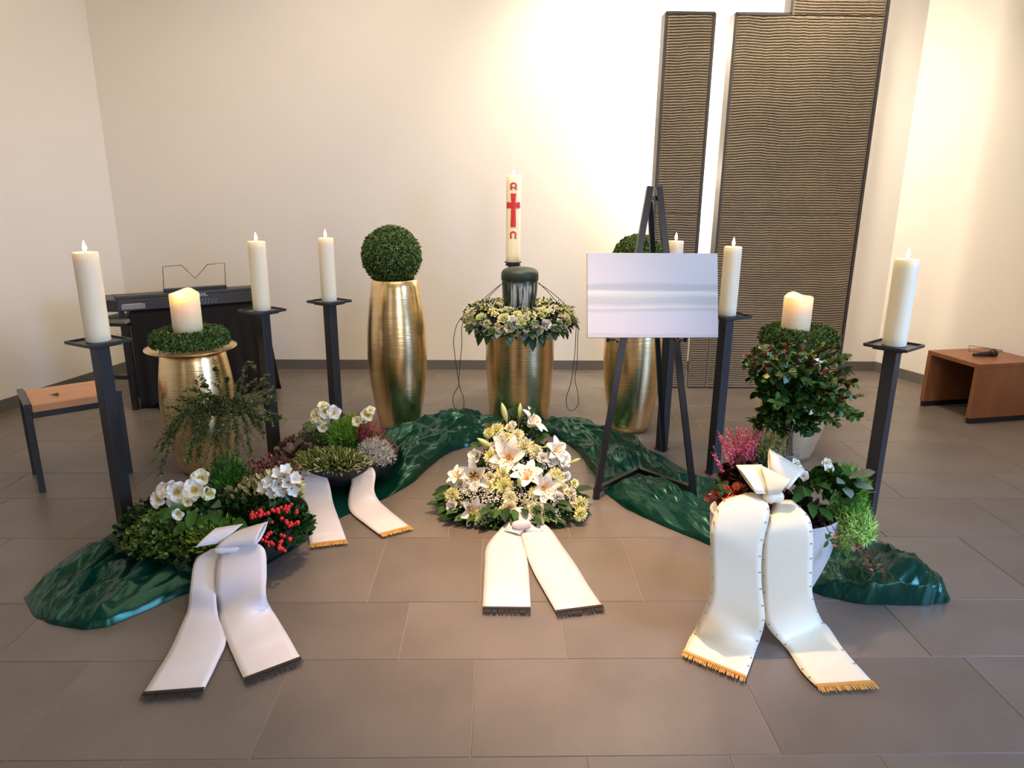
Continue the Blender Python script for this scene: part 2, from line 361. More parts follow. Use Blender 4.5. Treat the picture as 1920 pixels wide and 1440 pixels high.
def bars(parent, segs, t=0.016):
    for (x0, z0, x1, z1) in segs:
        if x0 == x1: q = MB().box((x0-t/2, PY-.006, z0), (x0+t/2, PY+.10, z1))
        else: q = MB().box((x0, PY-.006, z0-t/2), (x1, PY+.10, z0+t/2))
        q.ob('edge_bar', M['ribframe'], parent)
r1 = thing('ribbed_wall_panel', 'narrow tall ribbed grey-brown wall panel behind the easel', 'wall panel', (0, 0, 0))
slab(r1, 1.060, 1.352, 0.005, 1.219); slab(r1, 1.060, 1.352, 1.223, 2.438)
MB().box((1.052, PY+.03, 0), (1.360, PY+.1, 2.443)).ob('backing_board', M['white'], r1)
bars(r1, [(1.052, 0, 1.052, 2.446), (1.360, 0.80, 1.360, 2.446), (1.052, 2.446, 1.360, 2.446)])
r2 = thing('ribbed_wall_panel', 'wide ribbed grey-brown wall panel with stepped top left corner, right of the bright gap', 'wall panel', (0, 0, 0))
slab(r2, 1.500, 2.440, 0.005, 1.226); slab(r2, 1.500, 2.440, 1.230, 2.438); slab(r2, 1.850, 2.440, 2.442, 3.2); slab(r2, 1.370, 1.496, 0.005, 0.79)
MB().box((1.492, PY+.03, 0), (2.450, PY+.1, 2.44)).ob('backing_board', M['white'], r2)
MB().box((1.840, PY+.03, 2.44), (2.450, PY+.1, 3.2)).ob('backing_board', M['white'], r2)
bars(r2, [(1.491, .80, 1.491, 2.446), (2.451, 0, 2.451, 3.2), (1.491, 2.446, 1.840, 2.446), (1.840, 2.446, 1.840, 3.2), (1.360, .80, 1.491, .80)])

# wall socket with plug and cable on the left wall near the corner
def wall_hit(x, y):
    d = ray(x, y); t = (XL-kL*YB)/(d[0]-kL*d[1]); return CP+d*t
ps = wall_hit(227, 632); ang = -math.atan(kL)
so = thing('wall_socket', 'white wall socket low on the left wall beside the piano', 'socket', ps, ang)
MB().box((0, -.04, -.04), (.010, .04, .04)).ob('cover_plate', M['sock'], so, bevel=.003)
pl = thing('power_plug', 'black power plug and cable in the wall socket beside the piano', 'plug', ps+np.array([.011, 0, 0]), ang)
MB().tube([(0, 0, 0), (.012, 0, 0), (.03, 0, -.004), (.045, 0, -.012)], [.02, .022, .02, .007], 10).ob('plug_body', M['black'], pl, smooth=True)
MB().tube(cr([(.045, 0, -.012), (.06, -.01, -.05), (.07, -.03, -.15), (.08, -.06, -.26), (.12, -.1, -ps[2]+.008)], 20), .003, 6).ob('cable', M['black'], pl)

# ---------------------------------------------------------------- green taffeta cloth on the floor
st = [((43,1112),(62,1150)), ((125,1042),(105,1168)), ((212,992),(200,1168)), ((290,955),(350,1112)), ((420,925),(470,1070)), ((530,890),(575,1008)),
      ((630,850),(640,965)), ((705,820),(755,915)), ((780,792),(835,850)), ((860,778),(890,828)), ((915,776),(940,812)), ((1020,782),(1030,815)), ((1090,788),(1075,838)),
      ((1170,812),(1110,880)), ((1235,850),(1150,935)), ((1300,885),(1235,980)), ((1375,915),(1340,1022)), ((1500,955),(1430,1075)), ((1640,1003),(1525,1105)),
      ((1700,1048),(1600,1128)), ((1755,1092),(1710,1130)), ((1785,1115),(1775,1128))]
NB, NV = 600, 120
flats = [(-.582, 3.961, .14), (.787, 3.926, .14), (.137, 4.181, .20), (-.985, 2.46, .19), (-.729, 3.172, .18), (.905, 2.12, .16), (.452, 2.931, .03), (.909, 2.948, .03), (.695, 3.187, .02),
         (-1.49, 2.578, .05), (-1.14, 3.366, .05), (-.862, 3.566, .05), (.899, 3.562, .05), (1.08, 3.225, .05), (1.523, 2.59, .05)]
thin = [(.452+(.695-.452)*k/8, 2.931+.256*k/8) for k in range(9)]+[(.909-(.909-.695)*k/8, 2.948+.239*k/8) for k in range(9)]
B = cr([fl(*a, 0.02) for a, b in st], NB); Fr = cr([fl(*b, 0.01) for a, b in st], NB)
for (x, y, r) in ((595,930,.12), (600,955,.12), (612,985,.12), (640,985,.10), (680,925,.10), (672,950,.09), (690,970,.09), (585,905,.08)): q = fl(x, y); flats.append((q[0], q[1], r))
def ridge(x, y, z, sharp):
    d = noise.voronoi(Vector((x, y, z)))[0]; return max(0.0, 1-(d[1]-d[0])*sharp)
V = []
for i in range(NB+1):
    u = i/NB; b, f = B[i], Fr[i]; wid = np.linalg.norm(b-f); s = u*6.2; d = (f-b)/(wid+1e-9)
    for j in range(NV+1):
        v = j/NV; p = b*(1-v)+f*v
        env = (math.sin(PI*v)+1e-6)**.35*min(1, u*14, (1-u)*14)**.6
        Yv = v*wid
        wx = noise.noise(Vector((s*1.3, Yv*2.0, 1.0)))*.30; wy = noise.noise(Vector((s*2.1, Yv*3.0, 5.0)))*.22
        r1_ = ridge(s*1.7+wx, (Yv+wy*.5+.12*s)*4.2, 4.0, 1.9); r2_ = ridge(s*3.4+wx*2, (Yv+wy)*8.5, 8.0, 1.8); r3_ = ridge(s*9+wy*3, (Yv+wx)*17, 2.0, 1.7)
        big = noise.noise(Vector((s*1.1, Yv*2.2, 6.0)))*.6+.55
        h = env*(.008+.022*max(0, big)+.070*max(.2, big)*r1_**1.4+.030*r2_**1.2+.009*r3_)
        h += math.exp(-((v-.93)/.05)**2)*.028*min(1, max(0, (u-.80)*12))
        wob = .022*noise.noise(Vector((s*3.3, v*1.3, 12)))*(1 if 0.02 < u < .98 else 0)+.010*noise.noise(Vector((s*11, v*2, 3)))
        x, y = p[0]+d[0]*wob, p[1]+d[1]*wob
        for fx, fy, fr in flats:
            q = (math.hypot(x-fx, y-fy)-fr)/.10
            if q < 1: h = h*max(0, q)**1.5+.004*(1-max(0, q))
        for fx, fy in thin:
            q = math.hypot(x-fx, y-fy)
            if q < .06: h = min(h, .022+max(0, q-.015)*1.2)
        V.append((x, y, max(.0025, h)))
idx = np.array([(i*(NV+1)+j, i*(NV+1)+j+1, (i+1)*(NV+1)+j+1, (i+1)*(NV+1)+j) for i in range(NB) for j in range(NV)])
cloth = ob('draped_cloth', fastmesh('draped_cloth', V, idx, 4, M['satin'], True))
tag(cloth, 'crumpled dark green shiny cloth laid in an arc on the floor', 'cloth')

# ---------------------------------------------------------------- gold vases
M['goldglare'] = mat('gold_leaf_window_glare', (0.90, 0.80, 0.56), 0.36, metal=.75, var=0.12, nscale=5, bump=0.09, bscale=14, stretch=(1, 1, 9))  # gold leaf paled: the window's reflection is put into the base colour
def vase(label, x, y, h, rt, rm, rb, zmid=.5, m='gold'):
    t = thing('gold_vase', label, 'vase', (x, y, 0), 0, 'gold leaf vases')
    prof = []
    for k in range(25):
        s = k/24; z = h*s
        if s < zmid: q = s/zmid; r = rb+(rm-rb)*math.sin(q*PI/2)
        else: q = (s-zmid)/(1-zmid); r = rm+(rt-rm)*(1-math.cos(q*PI/2))
        prof.append((r, z))
    prof += [(rt-.004, h+.004), (rt-.014, h+.003), (rt-.018, h-.02), (rt-.02, h-.12)]
    o = MB().lathe(prof, 64).ob('vase_body', M[m], t, smooth=True)
    return t
vase('tall gold leaf barrel vase with boxwood ball left of the urn', -.582, 3.961, .872, .128, .172, .118, .52)
vase('tall gold leaf barrel vase standing behind the easel', .787, 3.926, .872, .128, .172, .112, .52)
vase('wide straight gold leaf vase carrying the urn and its wreath', .137, 4.181, .575, .214, .210, .185, .7)
vase('low gold vase on the left with flat plate and short candle', -1.462, 3.289, .60, .145, .172, .105, .58)
vase('low gold vase with painted window glare on the right behind the tall leafy plant', 1.564, 3.509, .57, .145, .186, .12, .55, 'goldglare')

def boxball(label, c, r):
    t = thing('boxwood_ball', label, 'plant', (c[0], c[1], c[2]-r), 0, 'clipped boxwood balls')
    s = MB(); s.lathe([(math.sin(a)*r*.93+1e-4, r-math.cos(a)*r*.93) for a in np.linspace(0, PI, 17)], 32).ob('core', M['core'], t, smooth=True)
    n = 11000; d = rdir(n); P = d*r*rng.uniform(.90, 1.0, (n, 1))+np.array([0, 0, r])
    D = d*.5+rdir(n); scat_ob('foliage', small_t(.36), P, D, d+rdir(n)*.5, .013*rng.uniform(.7, 1.2, n), M['box'], t)
boxball('round clipped boxwood ball on the tall gold vase left of the urn', (-.595, 3.961, 1.003), .164)
boxball('round clipped boxwood ball partly hidden behind the easel top', (.785, 3.926, .985), .148)

def boxwreath(label, c, R, r):
    t = thing('boxwood_wreath', label, 'wreath', (c[0], c[1], c[2]), 0, 'boxwood candle wreaths')
    V = []; Fc = []; n, k = 40, 12
    for i in range(n):
        for j in range(k):
            a, b = 2*PI*i/n, 2*PI*j/k; V.append(((R+r*.85*math.cos(b))*math.cos(a), (R+r*.85*math.cos(b))*math.sin(a), r+r*.85*math.sin(b)))
    for i in range(n):
        for j in range(k): Fc.append((i*k+j, ((i+1) % n)*k+j, ((i+1) % n)*k+(j+1) % k, i*k+(j+1) % k))
    ob('core', mesh('core', V, Fc, M['core'], True), t)
    n = 7000; a = rng.uniform(0, 2*PI, n); b = rng.uniform(-.6, PI+.6, n); rr = r*rng.uniform(.85, 1.1, n)
    d = np.stack([np.cos(b)*np.cos(a), np.cos(b)*np.sin(a), np.sin(b)], 1)
    P = np.stack([(R+rr*np.cos(b))*np.cos(a), (R+rr*np.cos(b))*np.sin(a), r+rr*np.sin(b)], 1)
    scat_ob('foliage', small_t(.4), P, d*.5+rdir(n), d+rdir(n)*.5, .015*rng.uniform(.7, 1.2, n), M['box'], t)
MBp = MB().lathe([(.02, 0), (.15, .001), (.196, .012), (.206, .018), (.206, .021), (.19, .016), (.15, .006), (.02, .005)], 64)
pt = MBp.ob('gold_plate', M['goldp'], smooth=True); pt.location = (-1.467, 3.289, .606); tag(pt, 'flat gold plate under the left boxwood wreath', 'plate')
boxwreath('low ring of boxwood leaves round the short candle on the left gold plate', (-1.467, 3.289, .622), .128, .042)
boxwreath('ring of boxwood leaves round the short candle on the right gold vase', (1.560, 3.509, .578), .135, .055)

# ---------------------------------------------------------------- candles and stands
def wavy_candle(label, c, r, h):
    t = thing('led_candle', label, 'candle', c, 0, 'short wavy-rimmed candles'); n = 64
    def rim(a): return h*(1+.022*math.sin(a)+.012*math.cos(3*a+.6))-.010*math.exp(-((a-1.5*PI)/.45)**2)+.010*math.exp(-((a-.5*PI)/.5)**2)
    V = []; rows = [(r, 0, 0), (r, 0, .5), (r, -.004, 1), (r-.004, .001, 1), (r-.010, -.003, 1), (r-.013, -.022, 1)]
    for (rr, dz, s) in rows:
        for j in range(n):
            a = 2*PI*j/n; V.append((rr*math.cos(a), rr*math.sin(a), rim(a)*s+dz))
    for j in range(n): a = 2*PI*j/n; V.append((.010*math.cos(a), .010*math.sin(a), h-.042))
    nr = len(rows)+1; Fc = [(i*n+j, i*n+(j+1) % n, (i+1)*n+(j+1) % n, (i+1)*n+j) for i in range(nr-1) for j in range(n)]
    Fc.append(tuple(range(n-1, -1, -1))); Fc.append(tuple((nr-1)*n+j for j in range(n)))
    ob('wax_body', mesh('wax_body', V, Fc, M['led'], True), t)
    MB().lathe([(.001, -.040), (.006, -.034), (.0095, -.024), (.0075, -.012), (.003, -.002), (.0005, .006)], 16, (0, -.022, h)).ob('flame', M['ledflame'], t, smooth=True)
    lamp('POINT', 'candle_glow', (c[0], c[1]-.015, c[2]+h+.02), None, .16, (1, .60, .26), (.012,))
wavy_candle('short ivory candle with wavy glowing rim on the left gold plate', (-1.472, 3.289, .626), .066, .258)
wavy_candle('short ivory candle with wavy glowing rim inside the right boxwood ring', (1.535, 3.509, .582), .071, .268)

def pillar(label, c, r, h, e=.50, lean=0.0):
    t = thing('pillar_candle', label, 'candle', c, 0, 'tall ivory pillar candles')
    prof = [(r-.002, 0), (r, .003)]+[(r, h*k/10) for k in range(1, 10)]+[(r, h-.004), (r-.003, h), (r-.008, h-.002), (r-.014, h-.009), (.004, h-.012)]
    MB().lathe(prof, 40).ob('wax_body', M['wax'], t, smooth=True)
    MB().tube([(0, 0, h-.013), (.0005, 0, h), (.002, 0, h+.008)], .0015, 6).ob('wick', M['wick'], t)
    MB().lathe([(.001, .0), (.0055, .006), (.0075, .013), (.006, .022), (.003, .031), (.0004, .040)], 14, (0, 0, h+.001)).ob('flame', M['flame'], t, smooth=True)
    lamp('POINT', 'candle_glow', (c[0], c[1], c[2]+h+.018), None, e, (1, .62, .32), (.008,))
    return t
stands = [(-1.490, 2.578, .803, -30, .0425, .328, 'leftmost'), (-1.140, 3.366, .791, -35, .041, .328, 'second from left'), (-.862, 3.566, .806, -35, .038, .318, 'third'),
          (.899, 3.562, .80, 38, .039, .322, 'x'), (1.080, 3.225, .802, 24, .040, .318, 'y'), (1.523, 2.590, .797, 38, .0425, .328, 'z')]
lab = ['black square candle stand beside the stool at far left', 'black square candle stand between airy shrub and heather planter', 'black square candle stand left of the tall vase with boxwood ball',
       'black square candle stand mostly hidden behind the white canvas', 'black square candle stand just right of the easel', 'black square candle stand at far right before the wooden bench']
labc = ['tall lit ivory candle on the leftmost black stand', 'tall lit ivory candle in front of the black keyboard', 'tall lit ivory candle left of the boxwood ball',
        'tall lit ivory candle whose tip shows above the canvas', 'tall lit ivory candle at the right edge of the canvas', 'tall lit ivory candle on the rightmost black stand']
for (x, y, h, rz, r, hc, _), l1, l2 in zip(stands, lab, labc):
    t = thing('candle_stand', l1, 'candle stand', (x, y, 0), math.radians(rz), 'black square candle stands')
    MB().box((-.028, -.028, .0), (.028, .028, .008)).ob('base_plate', M['steel'], t, bevel=.002)
    MB().box((-.0245, -.0245, .008), (.0245, .0245, h-.014)).ob('pole', M['steel'], t, bevel=.003)
    MB().box((-.055, -.055, h-.016), (.055, .055, h-.006)).ob('collar', M['steel'], t, bevel=.002)
    q = MB(); a = .078
    q.box((-a, -a, h-.006), (a, a, h))
    for s in (-1, 1):
        q.box((-a, s*a-.003, h-.004), (a, s*a+.003, h+.006)); q.box((s*a-.003, -a, h-.004), (s*a+.003, a, h+.006))
    q.ob('drip_plate', M['steel'], t)
    pillar(l2, (x, y, h+.0005), r, hc)

# tall candle with red cross and alpha, omega on its own stand behind the urn
pc = (.100, 4.64, 0)
t = thing('candle_stand', 'dark candle stand rising behind the urn, only its plate showing', 'candle stand', pc, .4, 'black square candle stands')
zc = (CP+ray(967, 492)*(pc[1]/ray(967, 492)[1]))[2]; rC = .047
MB().box((-.10, -.10, 0), (.10, .10, .01)).ob('base_plate', M['steel'], t)
MB().box((-.0245, -.0245, .01), (.0245, .0245, zc-.02)).ob('pole', M['steel'], t)
MB().lathe([(.03, zc-.025), (.052, zc-.02), (.045, zc-.008), (.058, zc+.004), (.056, zc+.006), (.048, zc)], 32).ob('drip_plate', M['steel'], t, smooth=True)
hC = (CP+ray(967, 328)*(pc[1]/ray(967, 328)[1]))[2]-zc
pcn = pillar('tallest ivory candle with red cross above the green urn', (pc[0], pc[1], zc+.001), rC, hC, .4)
def ondisc(name, polys, parent, depth=.004):   # thin wax relief wrapped on the candle, polygons in (arc, z)
    mb = MB()
    for (x0, z0, x1, z1, x2, z2, x3, z3) in polys:
        k = 6; V = []
        for rr in (rC-.001, rC+depth):
            for s in range(k+1):
                f = s/k
                for (xa, za, xb, zb) in ((x0, z0, x1, z1), (x3, z3, x2, z2)):
                    xx = xa+(xb-xa)*f; zz = za+(zb-za)*f; an = xx/rC-PI/2-.03
                    V.append((rr*math.cos(an), rr*math.sin(an), zz))
        Fc = []; m = 2*(k+1)
        for s in range(k):
            a = 2*s; Fc += [(a, a+1, a+3, a+2), (m+a, m+a+2, m+a+3, m+a+1), (a, a+2, m+a+2, m+a), (a+1, m+a+1, m+a+3, a+3)]
        Fc += [(0, m, m+1, 1), (2*k, 2*k+1, m+2*k+1, m+2*k)]
        mb.add(V, Fc)
    return mb.ob(name, M['redwax'], parent)
def zpx(y): d = ray(967, y); return (CP+d*((pc[1]-rC)/d[1]))[2]-zc
zt, za, zb_, zl = zpx(363), zpx(380), zpx(390), zpx(426)
w1, w2 = .017, .013
ondisc('red_cross', [(-w2, za-.004, w2, za-.004, w1, zt, -w1, zt), (-w1, zl, w1, zl, w2, za-.004, -w2, za-.004), (-.048, zb_-.002, 0, zb_+.003, 0, za-.002, -.048, za+.003), (0, zb_+.003, .048, zb_-.002, .048, za+.003, 0, za-.002)], pcn)
def arc_letter(name, zc_, rr, a0, a1, feet, bar=False):
    P = []; n = 14; wd = .009
    for i in range(n):
        f0, f1 = a0+(a1-a0)*i/n, a0+(a1-a0)*(i+1)/n
        P.append((rr*math.cos(f0), zc_+rr*math.sin(f0), rr*math.cos(f1), zc_+rr*math.sin(f1), (rr-wd)*math.cos(f1), zc_+(rr-wd)*math.sin(f1), (rr-wd)*math.cos(f0), zc_+(rr-wd)*math.sin(f0)))
    for (x0, z0, x1, z1) in feet: P.append((x0, zc_+z0, x1, zc_+z0, x1, zc_+z1, x0, zc_+z1))
    return ondisc(name, P, pcn, .003)
zA, zO = zpx(349), zpx(440)
arc_letter('alpha_sign', zA, .022, -.9, PI+.9, [(-.022, -.022, -.006, -.016), (.006, -.022, .022, -.016), (-.018, -.010, .018, -.004), (-.017, -.02, -.011, -.008), (.011, -.02, .017, -.008)])
arc_letter('omega_sign', zO, .021, -.95, PI+.95, [(-.022, -.023, -.007, -.017), (.007, -.023, .022, -.017)])

# ---------------------------------------------------------------- urn
ux, uy = .132, 4.181
urn = thing('urn', 'dark green funeral urn with birch trunk picture on the wide gold vase', 'urn', (ux, uy, .635))
um = mat('urn_glaze', (0.018, 0.045, 0.032), 0.28, var=0.25, nscale=9)
nt = um.node_tree; N = nt.nodes; Lk = nt.links; bs = N['Principled BSDF']
tc = N.new('ShaderNodeTexCoord'); sp = N.new('ShaderNodeSeparateXYZ'); Lk.new(tc.outputs['Object'], sp.inputs[0])
mp = N.new('ShaderNodeMapping'); mp.inputs['Scale'].default_value = (75, 0, 5); Lk.new(tc.outputs['Object'], mp.inputs[0])
nz = N.new('ShaderNodeTexNoise'); nz.inputs['Scale'].default_value = 1.0; nz.inputs['Detail'].default_value = 3; Lk.new(mp.outputs[0], nz.inputs['Vector'])
rp = N.new('ShaderNodeValToRGB'); rp.color_ramp.elements[0].position = .44; rp.color_ramp.elements[0].color = (.012, .035, .03, 1); rp.color_ramp.elements[1].position = .53; rp.color_ramp.elements[1].color = (.50, .56, .62, 1)
Lk.new(nz.outputs['Fac'], rp.inputs[0])
def mrange(inp, a, b, c=0, d=1):
    m = N.new('ShaderNodeMapRange'); m.inputs['From Min'].default_value = a; m.inputs['From Max'].default_value = b; m.inputs['To Min'].default_value = c; m.inputs['To Max'].default_value = d
    Lk.new(inp, m.inputs['Value']); return m.outputs[0]
def mul(a, b):
    m = N.new('ShaderNodeMath'); m.operation = 'MULTIPLY'; Lk.new(a, m.inputs[0]); Lk.new(b, m.inputs[1]); return m.outputs[0]
ab = N.new('ShaderNodeMath'); ab.operation = 'ABSOLUTE'; sx = N.new('ShaderNodeMath'); sx.operation = 'SUBTRACT'; sx.inputs[1].default_value = .015; Lk.new(sp.outputs['X'], sx.inputs[0]); Lk.new(sx.outputs[0], ab.inputs[0])
n3 = N.new('ShaderNodeTexNoise'); n3.inputs['Scale'].default_value = 60; Lk.new(tc.outputs['Object'], n3.inputs['Vector'])
zj = N.new('ShaderNodeMath'); zj.operation = 'MULTIPLY_ADD'; zj.inputs[1].default_value = .08; Lk.new(n3.outputs['Fac'], zj.inputs[0]); Lk.new(sp.outputs['Z'], zj.inputs[2])
mk = mul(mul(mrange(ab.outputs[0], .090, .065), mrange(zj.outputs[0], .255, .215)), mul(mrange(sp.outputs['Z'], .015, .035), mrange(sp.outputs['Y'], 0.0, -.01)))
mx = N.new('ShaderNodeMix'); mx.data_type = 'RGBA'; Lk.new(mk, mx.inputs['Factor'])
src = bs.inputs['Base Color'].links[0].from_socket; Lk.new(src, mx.inputs['A']); Lk.new(rp.outputs[0], mx.inputs['B']); Lk.new(mx.outputs['Result'], bs.inputs['Base Color'])
MB().lathe([(.052, 0), (.070, .004), (.084, .03), (.096, .08), (.104, .13), (.108, .19), (.109, .222), (.106, .226)], 64).ob('urn_body', um, urn, smooth=True)
ul = mat('urn_lid_glaze', (0.020, 0.036, 0.028), 0.5, var=0.15)
MB().lathe([(.1095, .212), (.112, .214), (.112, .24), (.110, .255), (.104, .268), (.088, .279), (.055, .286), (.004, .288)], 64).ob('lid', ul, urn, smooth=True)
# carrying cords of the urn, falling over the wreath to both sides
def wcord(name, pts): 
    P = [at(x, y, Y)-np.array([ux, uy, .635]) for x, y, Y in pts]
    MB().tube(cr(P, 70), .0022, 5).ob(name, M['cord'], urn, smooth=True)
wcord('carrying_cord', [(945,528,4.50),(925,548,4.42),(900,572,4.33),(862,600,4.24),(851,632,4.22),(852,660,4.22),(858,705,4.22),(860,722,4.22),(850,742,4.22),(851,762,4.22),(860,771,4.22),(869,764,4.22),(869,745,4.22),(861,722,4.22),(862,690,4.22),(866,645,4.22),(868,605,4.25),(900,568,4.35),(930,540,4.44),(945,530,4.50)])
wcord('carrying_cord', [(1010,530,4.50),(1030,550,4.42),(1055,578,4.33),(1078,600,4.24),(1079,640,4.22),(1076,680,4.22),(1070,720,4.22),(1062,745,4.22),(1064,765,4.22),(1073,770,4.22),(1084,758,4.22),(1083,735,4.22),(1078,710,4.22),(1082,680,4.22),(1083,640,4.22),(1082,606,4.25),(1060,572,4.33),(1030,545,4.42),(1010,532,4.50)])

# ---------------------------------------------------------------- flower meshes (facing local +Z)
def petal_grid(length, width, fn, nu=6, nv=4):
    V = []
    for i in range(nu+1):
        u = i/nu; wdt = width*fn(u)
        for j in range(nv+1): V.append((u, wdt*(j/nv-.5)*2))
    return V, [(i*(nv+1)+j, i*(nv+1)+j+1, (i+1)*(nv+1)+j+1, (i+1)*(nv+1)+j) for i in range(nu) for j in range(nv)]
def flower_rings(rings, seed=1):     # rings: (count, radius0, length, width, open angle base, curl, phase, ruffle)
    rnd = random.Random(seed); mb = MB()
    for (cnt, r0, ln, wd, op, cu, ph, rf) in rings:
        for k in range(cnt):
            a = 2*PI*(k+ph)/cnt+rnd.uniform(-.08, .08); ln2 = ln*rnd.uniform(.9, 1.08); op2 = op+rnd.uniform(-.06, .06)
            V0, Fc = petal_grid(1, 1, lambda u: math.sin(PI*min(.97, (u*.86+.10)))**.75, 6, 4); V = []
            r, z, th = r0, 0.0, op2; pu = 0; cur = {}
            for u in [i/6 for i in range(7)]:
                if u > 0: th = op2+cu*u; r += ln2/6*math.sin(th); z += ln2/6*math.cos(th)
                cur[round(u, 3)] = (r, z, th)
            for (u, wv) in V0:
                r, z, th = cur[round(u, 3)]
                cup = (wv*wv)*.55*wd
                rr = r-cup*math.cos(th)*.9; zz = z+cup*math.sin(th)
                rr += rf*rnd.uniform(-1, 1)*u; zz += rf*rnd.uniform(-1, 1)*u
                x, y = rr, wv*wd
                V.append((x*math.cos(a)-y*math.sin(a), x*math.sin(a)+y*math.cos(a), zz))
            mb.add(V, Fc)
    return mb
FL = {}
FL['lily'] = flower_rings([(3, .004, .080, .019, .35, 1.15, 0, 0), (3, .003, .078, .024, .30, 1.10, .5, 0)]).me('lily', M['petal'], True)
FL['lisi'] = flower_rings([(5, .004, .036, .017, .3, .8, 0, .001), (5, .003, .032, .015, .15, .6, .5, .001), (4, .002, .024, .010, .05, .4, .2, .001)]).me('white_blossom', M['petal'], True)
FL['rose'] = flower_rings([(5, .006, .032, .018, .75, .9, 0, .001), (5, .006, .032, .017, .45, .75, .5, .001), (5, .005, .031, .014, .20, .55, .2, .0005), (4, .004, .030, .010, .02, .25, .1, 0), (3, .002, .029, .007, -.08, .05, .4, 0)]).me('rose', M['cream'], True)
FL['rosey'] = FL['rose'].copy(); FL['rosey'].materials[0] = M['lime']
FL['rosew'] = FL['rose'].copy(); FL['rosew'].materials[0] = M['petal']
FL['carn'] = flower_rings([(15, .003, .033, .0075, 1.35, .45, 0, .0026), (14, .003, .034, .0075, 1.05, .40, .5, .0028), (13, .003, .034, .007, .78, .35, .2, .0028), (11, .002, .034, .007, .50, .3, .6, .0028), (8, .001, .034, .0065, .25, .2, .1, .0026), (4, .001, .033, .006, .05, .1, .4, .0025)]).me('carnation', M['lime'], False)
FL['carnw'] = FL['carn'].copy(); FL['carnw'].materials[0] = M['petg']
FL['hell'] = flower_rings([(5, .003, .034, .020, .75, .75, 0, .0005)]).me('hellebore_flower', M['petal'], True)
FL['hellg'] = FL['hell'].copy(); FL['hellg'].materials[0] = M['petg']
FL['cycl'] = flower_rings([(5, .004, .036, .014, .15, .55, 0, .0015)]).me('cyclamen_flower', M['petal'], True)
def lath(name, prof, m, n=10): return MB().lathe(prof, n).me(name, m, True)
FL['bud'] = lath('lily_bud', [(.0015, -.02), (.004, 0), (.009, .015), (.0125, .035), (.011, .055), (.006, .072), (.001, .082)], M['bud'], 9)
FL['budw'] = lath('lily_bud', [(.0015, -.03), (.004, 0), (.008, .015), (.011, .03), (.009, .045), (.001, .062)], M['petg'], 9)
st_ = MB()
for k in range(6):
    a = k*PI/3; st_.tube([(0, 0, .005), (.008*math.cos(a), .008*math.sin(a), .03), (.015*math.cos(a), .015*math.sin(a), .045)], .0009, 4)
    st_.tube([(.011*math.cos(a), .011*math.sin(a), .045), (.019*math.cos(a), .019*math.sin(a), .047)], .0028, 5)
st_.tube([(0, 0, .003), (0, 0, .02)], [.008, .003], 6)
FL['stamen'] = st_.me('stamens', M['throat'])
st_ = MB()
for k in range(22): 
    a = k*2.4; r = .0012*k**.75; st_.tube([(r*.4*math.cos(a), r*.4*math.sin(a), .002), (r*math.cos(a), r*math.sin(a), .012)], .0014, 4)
FL['ystamen'] = st_.me('stamens', M['yellow'])
tv, tf = leaf_t(.24, .05, -.15)
FL['leaf'] = mesh('leaf', tv*.085, [tuple(f) for f in tf], M['leafd'], True)
FL['leafm'] = mesh('leaf', tv*.075, [tuple(f) for f in tf], M['leaf'], True)
tv2, _ = leaf_t(.30, .04, -.1)
FL['eleaf'] = mesh('leaf', tv2*.065, [tuple(f) for f in tf], M['eucal'], True)
bm_ = MB().lathe([(.0008, -1), (.5, -.86), (.87, -.5), (1, 0), (.87, .5), (.5, .86), (.1, 1)], 9)
FL['berry'] = mesh('berry', np.array(bm_.V)*.0072, bm_.F, M['berry'], True)
NAMES = {'lily': 'lily', 'lisi': 'white_blossom', 'rose': 'rose', 'rosey': 'rose', 'rosew': 'rose', 'carn': 'carnation', 'carnw': 'carnation', 'hell': 'hellebore_flower', 'hellg': 'hellebore_flower',
         'cycl': 'cyclamen_flower', 'bud': 'lily_bud', 'budw': 'lily_bud', 'leaf': 'leaf', 'leafm': 'leaf', 'eleaf': 'leaf', 'berry': 'berry'}
def put(kind, parent, P, d, s=1.0, origin=None):
    o = ob(NAMES[kind], FL[kind], parent)
    o.location = Vector(P)-(parent.location if origin is None else Vector(origin)); o.rotation_euler = rot_to(d, random.uniform(0, 6.28)); o.scale = (s, s, s)
    if kind == 'lily': ob('stamens', FL['stamen'], o)
    if kind in ('hell', 'hellg'): ob('stamens', FL['ystamen'], o)
    return o
def put_leaf(kind, parent, P, d, nrm=(0, 0, 1), s=1.0):
    d = unit(np.array(d, float)); z = unit(np.array(nrm, float)-d*np.dot(nrm, d)); y = np.cross(z, d)
    o = ob('leaf', FL[kind], parent); m = Matrix(((d[0], y[0], z[0]), (d[1], y[1], z[1]), (d[2], y[2], z[2])))
    o.location = Vector(P)-parent.location; o.rotation_euler = m.to_euler(); o.scale = (s, s, s); return o

